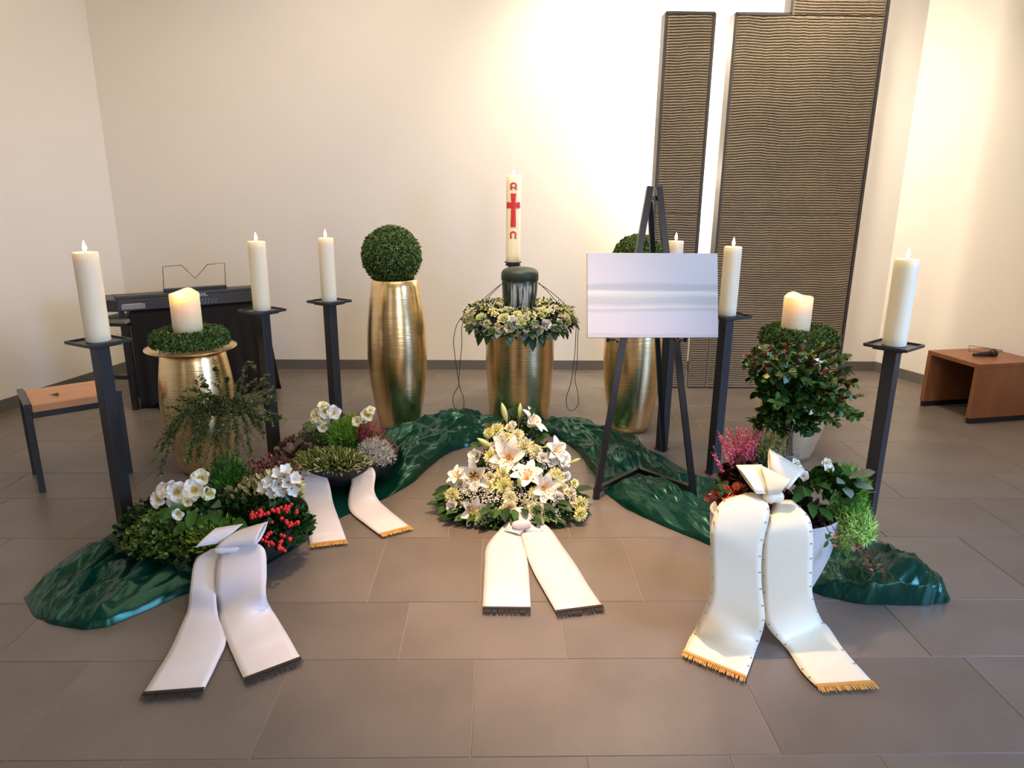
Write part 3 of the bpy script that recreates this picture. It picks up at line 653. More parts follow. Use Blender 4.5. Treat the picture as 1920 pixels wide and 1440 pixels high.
# ---------------------------------------------------------------- urn wreath
wr = thing('flower_wreath', 'round wreath of cream roses and greenery around the urn', 'wreath', (ux, uy, .572))
V = []; n, k = 48, 12; RW, rw = .225, .060
for i in range(n):
    for j in range(k):
        a, b = 2*PI*i/n, 2*PI*j/k; V.append(((RW+1.3*rw*math.cos(b))*math.cos(a), (RW+1.3*rw*math.cos(b))*math.sin(a), .045+rw*math.sin(b)))
ob('core', mesh('core', V, [(i*k+j, ((i+1) % n)*k+j, ((i+1) % n)*k+(j+1) % k, i*k+(j+1) % k) for i in range(n) for j in range(k)], M['core'], True), wr)
for i in range(175):
    a = i*2.399963; b = random.uniform(-.75, PI*.72)
    if math.sin(a) > .55 and b < .4: b = .8
    rad = 1.25*rw+.008; d = np.array([math.cos(b)*math.cos(a), math.cos(b)*math.sin(a), math.sin(b)])
    P = np.array([(RW+1.35*rad*math.cos(b))*math.cos(a), (RW+1.35*rad*math.cos(b))*math.sin(a), .045+rad*math.sin(b)*.95])+np.array([ux, uy, .58])
    kd = random.choice(['rose', 'rosey', 'rosew', 'carnw', 'carn', 'rose', 'rosew', 'rose'])
    put(kd, wr, P-d*.022, d+np.array([0, 0, .3]), random.uniform(.72, 1.08))
for i in range(110):
    a = random.uniform(0, 2*PI) if i < 40 else random.uniform(PI*1.05, PI*1.95); b = random.uniform(-1.1, .5)
    d = np.array([math.cos(b)*math.cos(a), math.cos(b)*math.sin(a), math.sin(b)]); P = np.array([(RW+.06)*math.cos(a), (RW+.06)*math.sin(a), .045+.05*math.sin(b)])+np.array([ux, uy, .58])
    put_leaf(random.choice(['leaf', 'leafm', 'eleaf', 'eleaf']), wr, P, d+np.array([0, 0, -.15]), (0, -.2, 1), random.uniform(.7, 1.3))
n = 1500; a = rng.uniform(0, 2*PI, n); b = rng.uniform(-.8, 2.2, n); rr = rng.uniform(.062, .088, n)
P = np.stack([(RW+1.3*rr*np.cos(b))*np.cos(a), (RW+1.3*rr*np.cos(b))*np.sin(a), .045+rr*np.sin(b)], 1); d = np.stack([np.cos(b)*np.cos(a), np.cos(b)*np.sin(a), np.sin(b)], 1)
scat_ob('greenery', leaf_t(.2), P, d+rdir(n)*.8, d+rdir(n), .024*rng.uniform(.6, 1.3, n), M['leafd'], wr)
n = 420; scat_ob('gypsophila', octa_t(), (P+d*.022)[:n], rdir(n), rdir(n), rng.uniform(.005, .010, n), M['gyps'], wr)

# ---------------------------------------------------------------- easel with canvas
ea = thing('easel', 'black wooden display easel holding the white seascape canvas', 'easel', (.68, 2.95, 0))
def eP(*p): return np.array(p, float)-np.array([.68, 2.95, 0])
tl, tr_ = at(1219, 350, 3.47), at(1235, 350, 3.47)
def bar(name, a, b, r=.013, m='black', up=(0, -1, 0)): return MB().tube([eP(*a), eP(*b)], r*1.414, sq=True, up=up).ob(name, M[m], ea)
M['easel'] = mat('black_lacquer', (0.008, 0.008, 0.010), 0.34, var=0.2)
bar('front_leg', (.452, 2.931, .0), tl, .0135, 'easel'); bar('front_leg', (.909, 2.948, .0), tr_, .0135, 'easel')
bar('rear_leg', (.885, 3.46, .03), (.675, 3.19, 1.32), .011, 'easel')
bar('top_hinge', (tl[0], tl[1]+.01, tl[2]-.05), (tr_[0], tr_[1]+.01, tr_[2]-.05), .010, 'easel')
bar('spreader', (.450, 2.935, .038), (.695, 3.187, .038), .012, 'easel'); bar('spreader', (.905, 2.953, .038), (.695, 3.187, .038), .012, 'easel')
MB().tube([eP(.695, 3.185, .02), eP(.695, 3.185, .055)], .007, 8).ob('joint_bolt', M['steel'], ea)
for (x, y) in ((1155, 637), (1270, 637)):
    p = at(x, y, 3.30); s = -1 if x < 1200 else 1
    q = MB().tube([eP(*(p+np.array([0, .03, 0]))), eP(*(p+np.array([0, -.045, 0])))], .006, 8); q.ob('canvas_peg', M['easel'], ea)
    q = MB(); q.tube([eP(*p), eP(*(p+np.array([s*.035, 0, 0]))), ], .004, 8); q.tube([eP(*(p+np.array([s*.030, 0, 0]))), eP(*(p+np.array([s*.042, 0, 0])))], .011, 10); q.ob('wing_screw', M['easel'], ea)
# canvas: slightly leaning board
c0, c1, c2, c3 = at(1099, 633, 3.225), at(1344, 635, 3.235), at(1350, 473, 3.345), at(1102, 474, 3.335)
ctr = (c0+c1+c2+c3)/4; ex = unit(((c1-c0)+(c2-c3))/2); ez = ((c3-c0)+(c2-c1))/2; ez = unit(ez-ex*np.dot(ex, ez)); ey = np.cross(ez, ex)
hw = np.linalg.norm(c1-c0)/2; hh = np.linalg.norm(c3-c0)/2
cvm = mat('seascape_print', (.6, .6, .68), 0.5, var=.02); nt = cvm.node_tree; N = nt.nodes; Lk = nt.links; bs = N['Principled BSDF']
tc = N.new('ShaderNodeTexCoord'); mpg = N.new('ShaderNodeMapping'); mpg.inputs['Scale'].default_value = (3.0, 1, 26); Lk.new(tc.outputs['Object'], mpg.inputs[0])
nz = N.new('ShaderNodeTexNoise'); nz.inputs['Scale'].default_value = 1; nz.inputs['Detail'].default_value = 5; Lk.new(mpg.outputs[0], nz.inputs[0])
sp = N.new('ShaderNodeSeparateXYZ'); Lk.new(tc.outputs['Object'], sp.inputs[0])
ma = N.new('ShaderNodeMath'); ma.operation = 'MULTIPLY_ADD'; ma.inputs[1].default_value = .035; Lk.new(nz.outputs[0], ma.inputs[0]); Lk.new(sp.outputs['Z'], ma.inputs[2])
mr = N.new('ShaderNodeMapRange'); mr.inputs['From Min'].default_value = -hh; mr.inputs['From Max'].default_value = hh; Lk.new(ma.outputs[0], mr.inputs[0])
cr_ = N.new('ShaderNodeValToRGB'); E_ = cr_.color_ramp.elements
pts = [(0, (.62, .60, .70)), (.09, (.55, .54, .62)), (.10, (.64, .62, .72)), (.34, (.66, .65, .73)), (.38, (.52, .53, .58)), (.41, (.70, .70, .73)), (.46, (.52, .55, .60)), (.52, (.56, .58, .62)), (.575, (.80, .80, .80)), (.615, (.50, .54, .62)), (.665, (.50, .53, .62)), (.70, (.66, .66, .74)), (1, (.70, .70, .77))]
pts = [(p, (c[0]*.85, c[1]*.92, c[2]*.92)) for p, c in pts]
E_[0].position, E_[0].color = 0, (*pts[0][1], 1); E_[1].position, E_[1].color = 1, (*pts[-1][1], 1)
for p, c in pts[1:-1]: e = E_.new(p); e.color = (*c, 1)
Lk.new(mr.outputs[0], cr_.inputs[0]); Lk.new(cr_.outputs[0], bs.inputs['Base Color'])
cv = MB().box((-hw, 0, -hh), (hw, .018, hh)).ob('seascape_canvas', cvm, bevel=.0015)
cv.matrix_world = Matrix(((ex[0], ey[0], ez[0], ctr[0]), (ex[1], ey[1], ez[1], ctr[1]), (ex[2], ey[2], ez[2], ctr[2]), (0, 0, 0, 1)))
tag(cv, 'pale canvas print of sea waves and beach standing on the easel', 'picture')

# ---------------------------------------------------------------- stool
A = np.array([-2.102, 2.992]); Bq = np.array([-1.796, 3.231]); Cq = np.array([-2.290, 3.211]); Dq = Bq+Cq-A
sx_ = unit(Bq-A); sy_ = unit(Cq-A); rzs = math.atan2(sx_[1], sx_[0]); Ls = np.linalg.norm(Bq-A); Ws = .30
st_o = thing('stool', 'low stool with beech seat board and black metal frame at left', 'stool', (A[0], A[1], 0), rzs)
t_ = .026; hs_ = .405
for (x, y) in ((0, 0), (Ls-t_, 0), (0, Ws-t_), (Ls-t_, Ws-t_)): MB().box((x, y, 0), (x+t_, y+t_, hs_-.002)).ob('leg', M['steel'], st_o, bevel=.002)
for x in (0, Ls-t_): MB().box((x, -.012, hs_), (x+t_, Ws+.012, hs_+.022)).ob('side_rail', M['steel'], st_o, bevel=.002)
for y in (0, Ws-t_): MB().box((t_, y, hs_-.050), (Ls-t_, y+t_, hs_-.022)).ob('cross_rail', M['steel'], st_o, bevel=.002)
MB().box((t_+.002, -.006, hs_-.022), (Ls-t_-.002, Ws+.006, hs_+.014)).ob('seat', M['wood'], st_o, bevel=.004)
sp_ = fl(103, 741, .420)
scrap = thing('leaf_scrap', 'small green leaf scrap lying on the stool seat', 'leaf', sp_)
n = 14; scat_ob('leaflets', small_t(.3), rng.normal(0, .008, (n, 3))*np.array([1, .6, .1])+np.array([0, 0, .003]), rdir(n)*np.array([1, 1, .2]), np.tile([0, 0, 1.], (n, 1)), .02*np.ones(n), M['leaf'], scrap)

# ---------------------------------------------------------------- keyboard piano with black cloth
K0 = np.array([-2.310, 4.249]); K1 = np.array([-1.590, 4.744]); kd_ = unit(K1-K0); rk = math.atan2(kd_[1], kd_[0]); LK = np.linalg.norm(K1-K0)
kb = thing('keyboard', 'black digital keyboard with wire music rest on a cloth-covered stand', 'keyboard', (K0[0], K0[1], 0), rk)
MB().prism([(0, 0), (LK, 0), (LK, .26), (-.0, .30), (-.13, .26), (-.13, .09)], .628, .70).ob('case', M['darkgrey'], kb, bevel=.004)
MB().prism([(0.0, .0), (LK, 0), (LK, .12), (0, .12)], .70, .722).ob('top_housing', M['darkgrey'], kb, bevel=.004)
q = MB(); q.box((.02, -.003, .640), (.15, .001, .672)); q.ob('connector_panel', M['print'], kb)
q = MB()
for i in range(12): q.box((.03+i*.0085, -.005, .668), (.036+i*.0085, .0, .673))
q.ob('connector_marks', M['text'], kb, kind='stuff')
q = MB()
for i in range(5):
    for j in range(3): q.box((.47+i*.022+.004*j, -.004, .642+.012*j), (.482+i*.022+.004*j, .0, .645+.012*j))
q.ob('control_marks', M['print'], kb, kind='stuff')
def kp(x, y, off=0.0):
    n2 = np.array([-kd_[1], kd_[0]]); d = ray(x, y); t = ((K0+n2*off)@n2)/(d[:2]@n2); p = CP+d*t
    return ((p[:2]-K0)@kd_, off, p[2])
fc = bpy.data.curves.new('lettering', 'FONT'); fc.body = 'tant.'; fc.size = .042; fc.extrude = .0006; fc.materials.append(M['text'])
lp = kp(366, 556); fo = bpy.data.objects.new('tmp', fc); COL.objects.link(fo); bpy.context.view_layer.update()
lm = bpy.data.meshes.new_from_object(fo); lm.name = 'lettering'; bpy.data.objects.remove(fo)
ob('lettering', lm, kb, (lp[0], -.0045, lp[2]), (PI/2, 0, 0))
wp = [kp(x, y, .08) for x, y in ((307,541),(305,500),(340,497),(366,522),(389,496),(421,493),(423,535))]
MB().tube(wp, .0022, 6).ob('music_rest_wire', M['black'], kb)
wl, wr_ = kp(307, 541, .05)[0], kp(424, 535, .05)[0]
MB().box((wl, .03, .722), (wr_, .085, .742)).ob('music_rest_ledge', M['black'], kb, bevel=.002)
ks = thing('keyboard_stand', 'keyboard stand draped to the floor in black cloth', 'stand', (K0[0], K0[1], 0), rk)
V = []; Fc = []; nx_, nz_ = 80, 14
for j in range(nz_+1):
    for i in range(nx_+1):
        s = i/nx_; z = .626*(1-j/nz_); px_ = .06+s*(LK-.05); wv = .012*math.sin(s*60)*(j/nz_)+.01*math.sin(s*23+1)*(j/nz_)
        px_ += (s-.5)*.10*(j/nz_)**1.3*(1 if s > .5 else .2)
        V.append((px_, .02-.04*(j/nz_)+wv, max(.004, z)))
for j in range(nz_):
    for i in range(nx_): a = j*(nx_+1)+i; Fc.append((a, a+1, a+nx_+2, a+nx_+1))
o = ob('black_cloth', mesh('black_cloth', V, Fc, M['blackcloth'], True), ks); sm = o.modifiers.new('s', 'SOLIDIFY'); sm.thickness = .003
MB().box((.07, .05, .02), (LK-.01, .24, .618)).ob('stand_body', M['black'], ks)
for x in (.14, LK-.04): MB().tube([(x+.02, -.10, .02), (x+.02, .04, .02)], .024, sq=True).ob('foot_bar', M['black'], ks)
MB().box((.01, .06, .04), (.04, .10, .62)).ob('stand_post', M['black'], ks)
# little dark desk left of the keyboard
dk = thing('side_table', 'small dark open table with grey top at the left end of the keyboard', 'table', (-2.545, 4.282, 0), -.12)
MB().box((.06, 0, .555), (.27, .25, .578)).ob('table_top', M['greytop'], dk, bevel=.003)
MB().box((.08, .01, .535), (.26, .24, .555)).ob('apron', M['black'], dk)
for (x, y, m) in ((0.09, 0, 'brown'), (.235, 0, 'black'), (0.09, .21, 'black'), (.235, .21, 'black')): MB().box((x, y, 0), (x+.03, y+.03, .535)).ob('leg', M[m], dk)
MB().box((.12, .0, .20), (.255, .025, .225)).ob('lower_rail', M['black'], dk)

# ---------------------------------------------------------------- bench with microphone
bn = thing('wooden_bench', 'low wooden bench with black plinth by the right wall', 'bench', (2.893, 4.004, 0), math.atan2(.078, .408))
BL, BD, BH = .46, .40, .378
MB().box((0, 0, BH-.028), (BL, BD, BH)).ob('top_board', M['benchwood'], bn, bevel=.003)
MB().box((0, 0, .035), (BL, .03, BH-.028)).ob('side_board', M['benchwood'], bn, bevel=.002)
MB().box((0, BD-.03, .035), (BL, BD, BH-.028)).ob('side_board', M['benchwood'], bn, bevel=.002)
MB().box((BL-.03, .03, .035), (BL, BD-.03, BH-.028)).ob('end_board', M['benchwood'], bn)
for y in (.004, BD-.026): MB().box((.006, y, 0), (BL-.006, y+.022, .035)).ob('plinth', M['black'], bn)
m0, m1 = fl(1826, 665, BH+.016), fl(1868, 662, BH+.018); md = unit(m1-m0)
mc = thing('microphone', 'black hand microphone lying on the wooden bench', 'microphone', m0)
MB().tube([(0, 0, 0), md*.03, md*.10, md*.125], [.011, .0125, .0155, .017], 14).ob('handle', M['black'], mc, smooth=True)
q = MB().lathe([(.015, 0), (.024, .010), (.0265, .024), (.024, .038), (.014, .048), (.002, .051)], 18); o = q.ob('grille', M['black'], mc, smooth=True); o.location = Vector(md*.125); o.rotation_euler = rot_to(md)
g0 = fl(1817, 655, BH+.004)
gl = thing('wire_holder', 'thin black wire holder lying behind the microphone', 'holder', g0)
gp = [(1817,658),(1817,648),(1868,655),(1880,657),(1868,662),(1817,658)]
MB().tube([fl(x, y, BH+.005)-g0 for x, y in gp], .0018, 5).ob('wire_loop', M['black'], gl)

# ---------------------------------------------------------------- ribbons
def ribbon(t, Lp, Rp, m, fr, studs=False, gather=0):
    L = cr(Lp, 46); R = cr(Rp, 46); V = []; nv = 8; org = np.array(t.location)
    for i in range(47):
        for j in range(nv+1):
            v = j/nv; p = L[i]*(1-v)+R[i]*v
            up = .006*math.sin(PI*v)*(1 if i < 40 else .4)+gather*max(0, 1-i/9)*math.sin(v*3*PI)*.5
            V.append((p[0]-org[0], p[1]-org[1]-gather*max(0, 1-i/9)*math.sin(v*3*PI), max(p[2]+up, .008)-org[2]))
    idx = [(i*(nv+1)+j, i*(nv+1)+j+1, (i+1)*(nv+1)+j+1, (i+1)*(nv+1)+j) for i in range(46) for j in range(nv)]
    o = ob('ribbon_tail', fastmesh('ribbon_tail', V, np.array(idx), 4, m, True), t)
    s = o.modifiers.new('s', 'SOLIDIFY'); s.thickness = .0012
    # fringe along the end
    e0, e1 = L[-1], R[-1]; d = unit((L[-1]-L[-4])+(R[-1]-R[-4])); mb = MB(); n = 64; fl_ = .026
    q = MB(); a, b = e0-org, e1-org
    q.add([a+d*-.004+[0, 0, .003], b+d*-.004+[0, 0, .003], b+d*.008+[0, 0, .003], a+d*.008+[0, 0, .003], a+d*-.004+[0, 0, .006], b+d*-.004+[0, 0, .006], b+d*.008+[0, 0, .006], a+d*.008+[0, 0, .006]],
          [(0,3,2,1),(4,5,6,7),(0,1,5,4),(1,2,6,5),(2,3,7,6),(3,0,4,7)])
    for k in range(n):
        p = a+(b-a)*(k+.5)/n; side = unit(b-a)*.0016; dd = d*fl_*random.uniform(.85, 1.1)+unit(b-a)*random.uniform(-.004, .004)
        q.add([p-side+[0, 0, .0045], p+side+[0, 0, .0045], p+side*.8+dd+[0, 0, .002], p-side*.8+dd+[0, 0, .002]], [(0, 1, 2, 3)])
    q.ob('fringe', fr, t)
    if studs:
        mb = MB()
        for side, o_ in ((L, .03), (R, .97)):
            for i in range(3, 45, 3):
                p = L[i]*(1-o_)+R[i]*o_; mb.lathe([(.0028, 0), (.0022, .002), (.0004, .003)], 8, (p[0]-org[0], p[1]-org[1]-.002, p[2]-org[2]+.003))
        mb.ob('studs', M['stud'], t, kind='stuff')
    return o
def loop(t, corners, thick, m):      # flattened bow loop; corners: four world points
    org = np.array(t.location); c = [np.array(p)-org for p in corners]; n = 12; V = []
    nrm = unit(np.cross(c[1]-c[0], c[3]-c[0])); 
    if nrm[2] < 0: nrm = -nrm
    for sgn in (1, -1):
        for i in range(n+1):
            u = i/n
            a = c[0]*(1-u)+c[1]*u; b = c[3]*(1-u)+c[2]*u
            for j in range(5):
                v = j/4; V.append((a*(1-v)+b*v)+nrm*sgn*thick*math.sin(PI*v)**.6*(.4+.6*u))
    Fc = []
    for s in range(2):
        o_ = s*(n+1)*5
        for i in range(n):
            for j in range(4):
                f = (o_+i*5+j, o_+i*5+j+1, o_+(i+1)*5+j+1, o_+(i+1)*5+j); Fc.append(f if s == 0 else f[::-1])
    o = ob('bow_loop', mesh('bow_loop', V, Fc, m, True), t); sm = o.modifiers.new('s', 'SOLIDIFY'); sm.thickness = .0012; return o
def knot(t, p, s, m):
    o = MB().lathe([(.3, -1), (.75, -.8), (1, -.3), (.8, 0), (1, .35), (.7, .8), (.2, 1)], 14).ob('knot', m, t, smooth=True)
    o.location = Vector(p)-t.location; o.scale = s; o.rotation_euler = (0, PI/2, .2); return o
def pY(lst): return [at(x, y, Y) if Y else fl(x, y, .009) for x, y, Y in lst]

rb = thing('mourning_ribbon', 'white ribbon with bow and black fringe before the left berry planter', 'ribbon', (-.90, 2.15, .0), 0, 'mourning ribbons')
ribbon(rb, pY([(395,1030,2.44),(366,1052,2.40),(357,1103,2.31),(350,1150,0),(320,1217,0),(296,1257,0),(268,1302,0)]), pY([(425,1030,2.43),(408,1058,2.39),(405,1110,2.30),(410,1158,0),(424,1200,0),(406,1246,0),(383,1293,0)]), M['ribw'], M['fringeb'])
ribbon(rb, pY([(425,1020,2.42),(409,1046,2.385),(405,1095,2.30),(408,1145,0),(424,1197,0),(440,1236,0),(458,1275,0)]), pY([(470,1012,2.43),(496,1030,2.39),(500,1071,2.33),(499,1115,2.27),(509,1143,0),(535,1184,0),(564,1235,0)]), M['ribw'], M['fringeb'])
loop(rb, [at(415,1018,2.41), at(366,1026,2.38), at(404,990,2.45), at(456,982,2.47)], .010, M['ribw'])
loop(rb, [at(404,1027,2.38), at(480,1020,2.38), at(502,978,2.46), at(450,993,2.46)], .012, M['ribw'])
knot(rb, at(425, 1030, 2.39), (.014, .014, .040), M['ribw'])

rb = thing('mourning_ribbon', 'pair of white ribbons with gold fringe before the heather planter', 'ribbon', (-.70, 2.9, .0), 0, 'mourning ribbons')
ribbon(rb, pY([(564,880,3.30),(560,905,3.24),(568,940,3.17),(575,980,0),(578,1000,0),(581,1022,0)]), pY([(604,880,3.30),(617,905,3.23),(625,944,3.15),(636,975,0),(643,994,0),(650,1014,0)]), M['ribw'], M['fringeg'])
ribbon(rb, pY([(650,882,3.31),(659,900,3.26),(653,938,3.18),(658,960,0),(684,982,0),(712,1003,0)]), pY([(694,870,3.31),(704,888,3.26),(702,920,3.20),(714,943,0),(740,965,0),(769,988,0)]), M['ribw'], M['fringeg'])

rb = thing('mourning_ribbon', 'white ribbon with black fringe at the foot of the lily arrangement', 'ribbon', (.10, 2.5, .0), 0, 'mourning ribbons')
ribbon(rb, pY([(952,978,2.90),(938,992,2.86),(913,1024,0),(909,1061,0),(907,1100,0),(905,1141,0)]), pY([(985,982,2.88),(980,1005,2.83),(986,1035,0),(990,1060,0),(993,1100,0),(995,1142,0)]), M['ribw'], M['fringeb'], gather=.006)
ribbon(rb, pY([(972,982,2.88),(976,1000,2.84),(987,1040,0),(1000,1072,0),(1020,1108,0),(1043,1148,0)]), pY([(1010,978,2.90),(1030,990,2.87),(1056,1026,0),(1080,1060,0),(1103,1098,0),(1130,1137,0)]), M['ribw'], M['fringeb'], gather=.006)
loop(rb, [at(975,985,2.86), at(955,958,2.96), at(985,952,2.98), at(1000,972,2.90)], .012, M['ribw'])
loop(rb, [at(960,985,2.86), at(945,996,2.84), at(975,1003,2.82), at(985,990,2.85)], .010, M['ribw'])
loop(rb, [at(985,985,2.86), at(1018,992,2.85), at(1012,1004,2.83), at(985,996,2.84)], .010, M['ribw'])
knot(rb, at(978, 983, 2.85), (.018, .018, .04), M['ribw'])

rb = thing('mourning_ribbon', 'cream ribbon with bow, studs and gold fringe on the grey pot', 'ribbon', (.90, 1.9, .0), 0, 'mourning ribbons')
ribbon(rb, pY([(1398,925,2.24),(1352,942,2.15),(1333,987,2.10),(1332,1033,2.09),(1332,1106,2.08),(1319,1147,2.09),(1298,1189,0),(1281,1222,0)]), pY([(1430,930,2.22),(1443,960,2.13),(1429,1027,2.09),(1428,1094,2.08),(1434,1160,2.08),(1423,1204,0),(1411,1238,0),(1399,1271,0)]), M['ribc'], M['fringeg'], True, .004)
ribbon(rb, pY([(1450,945,2.22),(1437,985,2.12),(1429,1035,2.10),(1430,1100,2.09),(1436,1168,2.08),(1469,1210,0),(1503,1259,0),(1530,1287,0)]), pY([(1485,938,2.22),(1516,969,2.14),(1524,1005,2.11),(1523,1063,2.10),(1524,1118,2.10),(1543,1167,0),(1585,1222,0),(1637,1280,0)]), M['ribc'], M['fringeg'], True, .004)
loop(rb, [at(1456,926,2.18), at(1418,926,2.17), at(1380,872,2.24), at(1428,871,2.27)], .006, M['ribc'])
loop(rb, [at(1440,928,2.17), at(1462,926,2.17), at(1483,898,2.20), at(1425,872,2.25)], .016, M['ribc'])
loop(rb, [at(1478,918,2.24), at(1442,885,2.28), at(1442,841,2.33), at(1508,881,2.29)], .012, M['ribc'])
knot(rb, at(1450, 932, 2.19), (.020, .020, .035), M['ribc'])

# ---------------------------------------------------------------- central flower arrangement
org = np.array([.063, 2.808, 0]); fa = thing('flower_arrangement', 'teardrop arrangement of white lilies and lime carnations on the floor', 'flower arrangement', org)
def ysurf(y): return 2.90+(1000-y)/250*.50
cb = MB(); rows = [(1000, 905, 1010), (970, 845, 1075), (930, 835, 1085), (890, 865, 1060), (850, 900, 1035), (810, 930, 1010), (775, 945, 990)]
V = []; n = 20
for (y, xa, xb) in rows:
    for j in range(n):
        a = 2*PI*j/n; cx, hw_ = (xa+xb)/2, (xb-xa)/2*.86; base = at(cx+hw_*math.cos(a), y+6, ysurf(y)+.05); V.append(base+np.array([0, .09*(math.sin(a)+.6)*(1 if y < 990 else .5), 0])-org)
for v in V: v[2] = max(v[2], .003)
cb.add(V, [(i*n+j, i*n+(j+1) % n, (i+1)*n+(j+1) % n, (i+1)*n+j) for i in range(len(rows)-1) for j in range(n)]+[tuple(range(n-1, -1, -1)), tuple((len(rows)-1)*n+j for j in range(n))])
cb.ob('foam_core', M['core'], fa, smooth=True)
flw = [('lily',953,857,(.0,-1,.5),1.0),('lily',889,893,(-.3,-1,.25),.85),('lily',989,890,(.15,-.6,1.0),.85),('lily',1022,915,(.2,-1,.4),.8),('lily',1000,790,(.7,-.2,.75),.85),('lily',885,957,(.55,-1,.1),.72),
 ('lily',1045,845,(.5,-.8,.7),.7),('lily',856,892,(-.5,-.4,.9),.6),('lisi',887,853,(-.6,-.8,.6),1.15),('lisi',939,824,(-.2,-.9,.8),1.15),('lisi',925,838,(-.3,-.9,.5),.9),('lisi',1062,862,(.5,-.8,.6),1.1),
 ('lisi',1035,860,(.3,-1,.6),1.1),('lisi',870,915,(-.5,-.9,.4),.8),
 ('carn',919,856,(-.3,-1,.6),1.0),('carn',945,912,(0,-1,.5),1.15),('carnw',985,834,(.1,-1,.7),1.15),('carnw',1007,846,(.3,-1,.6),.95),('carnw',1005,962,(.15,-1,.45),1.15),('carn',899,975,(-.2,-1,.3),1.1),
 ('carn',841,930,(-.6,-.9,.4),.95),('carn',1096,946,(.6,-.9,.4),.9),('carn',1095,966,(.6,-.9,.2),.8),('carn',1046,891,(.4,-1,.6),.95),('carn',929,804,(-.3,-.9,.7),.95),('carn',914,808,(-.4,-.8,.8),.7),('carnw',971,813,(.1,-.9,.8),.85),
 ('carnw',1043,902,(.3,-1,.5),.95),('carn',1005,925,(.1,-1,.5),.85),('carn',943,888,(0,-1,.5),.9),('carnw',955,935,(-.1,-1,.3),.8),
 ('rose',955,953,(0,-1,.4),.95),('rosew',842,951,(-.6,-.9,.2),.8),('rose',917,895,(-.2,-1,.5),.75),('rosey',915,912,(-.2,-1,.5),.75),('rosew',1066,893,(.6,-.9,.4),.6),('rosew',1020,858,(.3,-1,.6),.75),('rose',1056,917,(.4,-1,.4),.95),
 ('rosew',1050,935,(.4,-1,.3),.8),('rose',955,800,(0,-.9,.8),.6),('rosey',950,818,(0,-1,.7),.6),('rosew',962,793,(.1,-.8,1),.5),('rosew',1010,895,(.1,-1,.6),.6),('rose',860,908,(-.5,-1,.4),.7),('rose',930,870,(0,-1,.5),.6),
 ('rosew',990,970,(0,-1,.3),.7),('rose',1075,925,(.5,-1,.4),.6),('rosey',1080,905,(.5,-.8,.6),.55),('rose',943,960,(-.1,-1,.2),.6)]
for (kd, x, y, d, s) in flw:
    d = unit(np.array(d, float)); s *= (1.32 if kd == 'lily' else 1.12); put(kd, fa, at(x, y, ysurf(y)-.03)-d*.032*s, d, s, org)
for (x, y, d, s, kd) in [(950,790,(-.25,-.1,1),1.15,'bud'),(974,783,(.05,0,1),.85,'bud'),(922,838,(-.75,-.2,.55),1.0,'bud'),(1022,838,(1,-.1,.25),1.1,'bud'),(1070,868,(.8,-.2,.5),.6,'bud'),(976,915,(-.15,-.5,1),.9,'bud'),
   (983,945,(.0,-.6,1),.75,'bud'),(860,945,(-1,-.3,-.1),.8,'budw'),(870,898,(-.6,-.2,.9),.7,'budw'),(1060,945,(1,-.3,.2),.6,'budw'),(1050,905,(.9,-.2,.5),.6,'budw')]:
    put(kd, fa, at(x, y, ysurf(y)-.01), d, s, org)
mb = MB()
for (x0, y0, x1, y1) in ((965,830,950,790),(968,830,974,783),(975,835,1000,800),(960,840,922,838),(985,845,1022,838)):
    mb.tube([at(x0, y0, ysurf(y0)+.05)-org, at(x1, y1, ysurf(y1)-.01)-org], .003, 5)
mb.ob('flower_stem', M['stemg'], fa)
for i in range(120):       # salal leaves around the foot
    a = PI*(.93+1.14*(i+.5)/120)+random.uniform(-.05, .05); rr = random.uniform(.17, .25)
    P = org+np.array([rr*1.22*math.cos(a), .02+rr*math.sin(a)*.72, random.uniform(.02, .09)])
    put_leaf(random.choice(['leaf', 'leaf', 'leafm']), fa, P, (math.cos(a), math.sin(a)*.8, -.18+random.uniform(-.1, .35)), (random.uniform(-.4, .4), -.3, 1), random.uniform(.75, 1.1))
for (x, y, d, s) in [(1013,905,(.7,-.5,.5),.9),(905,835,(-.8,-.5,.3),.8),(1000,830,(.8,-.3,.6),.8),(930,800,(-.9,-.3,.3),.8),(985,785,(.6,-.2,.8),.9),(965,785,(.1,0,1),.9),(1005,820,(.7,-.3,.3),.8),(893,880,(-.3,-.9,-.1),.8),
      (925,940,(-.4,-.9,0),.8),(870,935,(-.7,-.8,0),.8),(1050,960,(.7,-.8,0),.8),(960,880,(.3,-1,0),.7),(1000,872,(.6,-.6,.3),.7)]:
    put_leaf('leaf', fa, at(x, y, ysurf(y)), d, (0, -.6, .8), s)
def inrow(y):
    for (ya, a0, a1), (yb, b0, b1) in zip(rows[:-1], rows[1:]):
        if ya >= y >= yb: f = (ya-y)/(ya-yb); return a0+(b0-a0)*f, a1+(b1-a1)*f
    return 940, 990
P = []; G = []
for i in range(2600):
    y = random.uniform(780, 998) if random.random() < .5 else random.uniform(880, 998); a, b = inrow(y); x = random.uniform(a, b); P.append(at(x, y, ysurf(y)+random.uniform(-.0, .04))-org)
P = np.array(P); n = len(P); P[:, 2] = np.maximum(P[:, 2], .012)
scat_ob('greenery', leaf_t(.2), P, rdir(n)+np.array([0, -.7, .1]), rdir(n)+np.array([0, -.3, 1]), .024*rng.uniform(.6, 1.4, n), M['leafd'], fa)
P = []
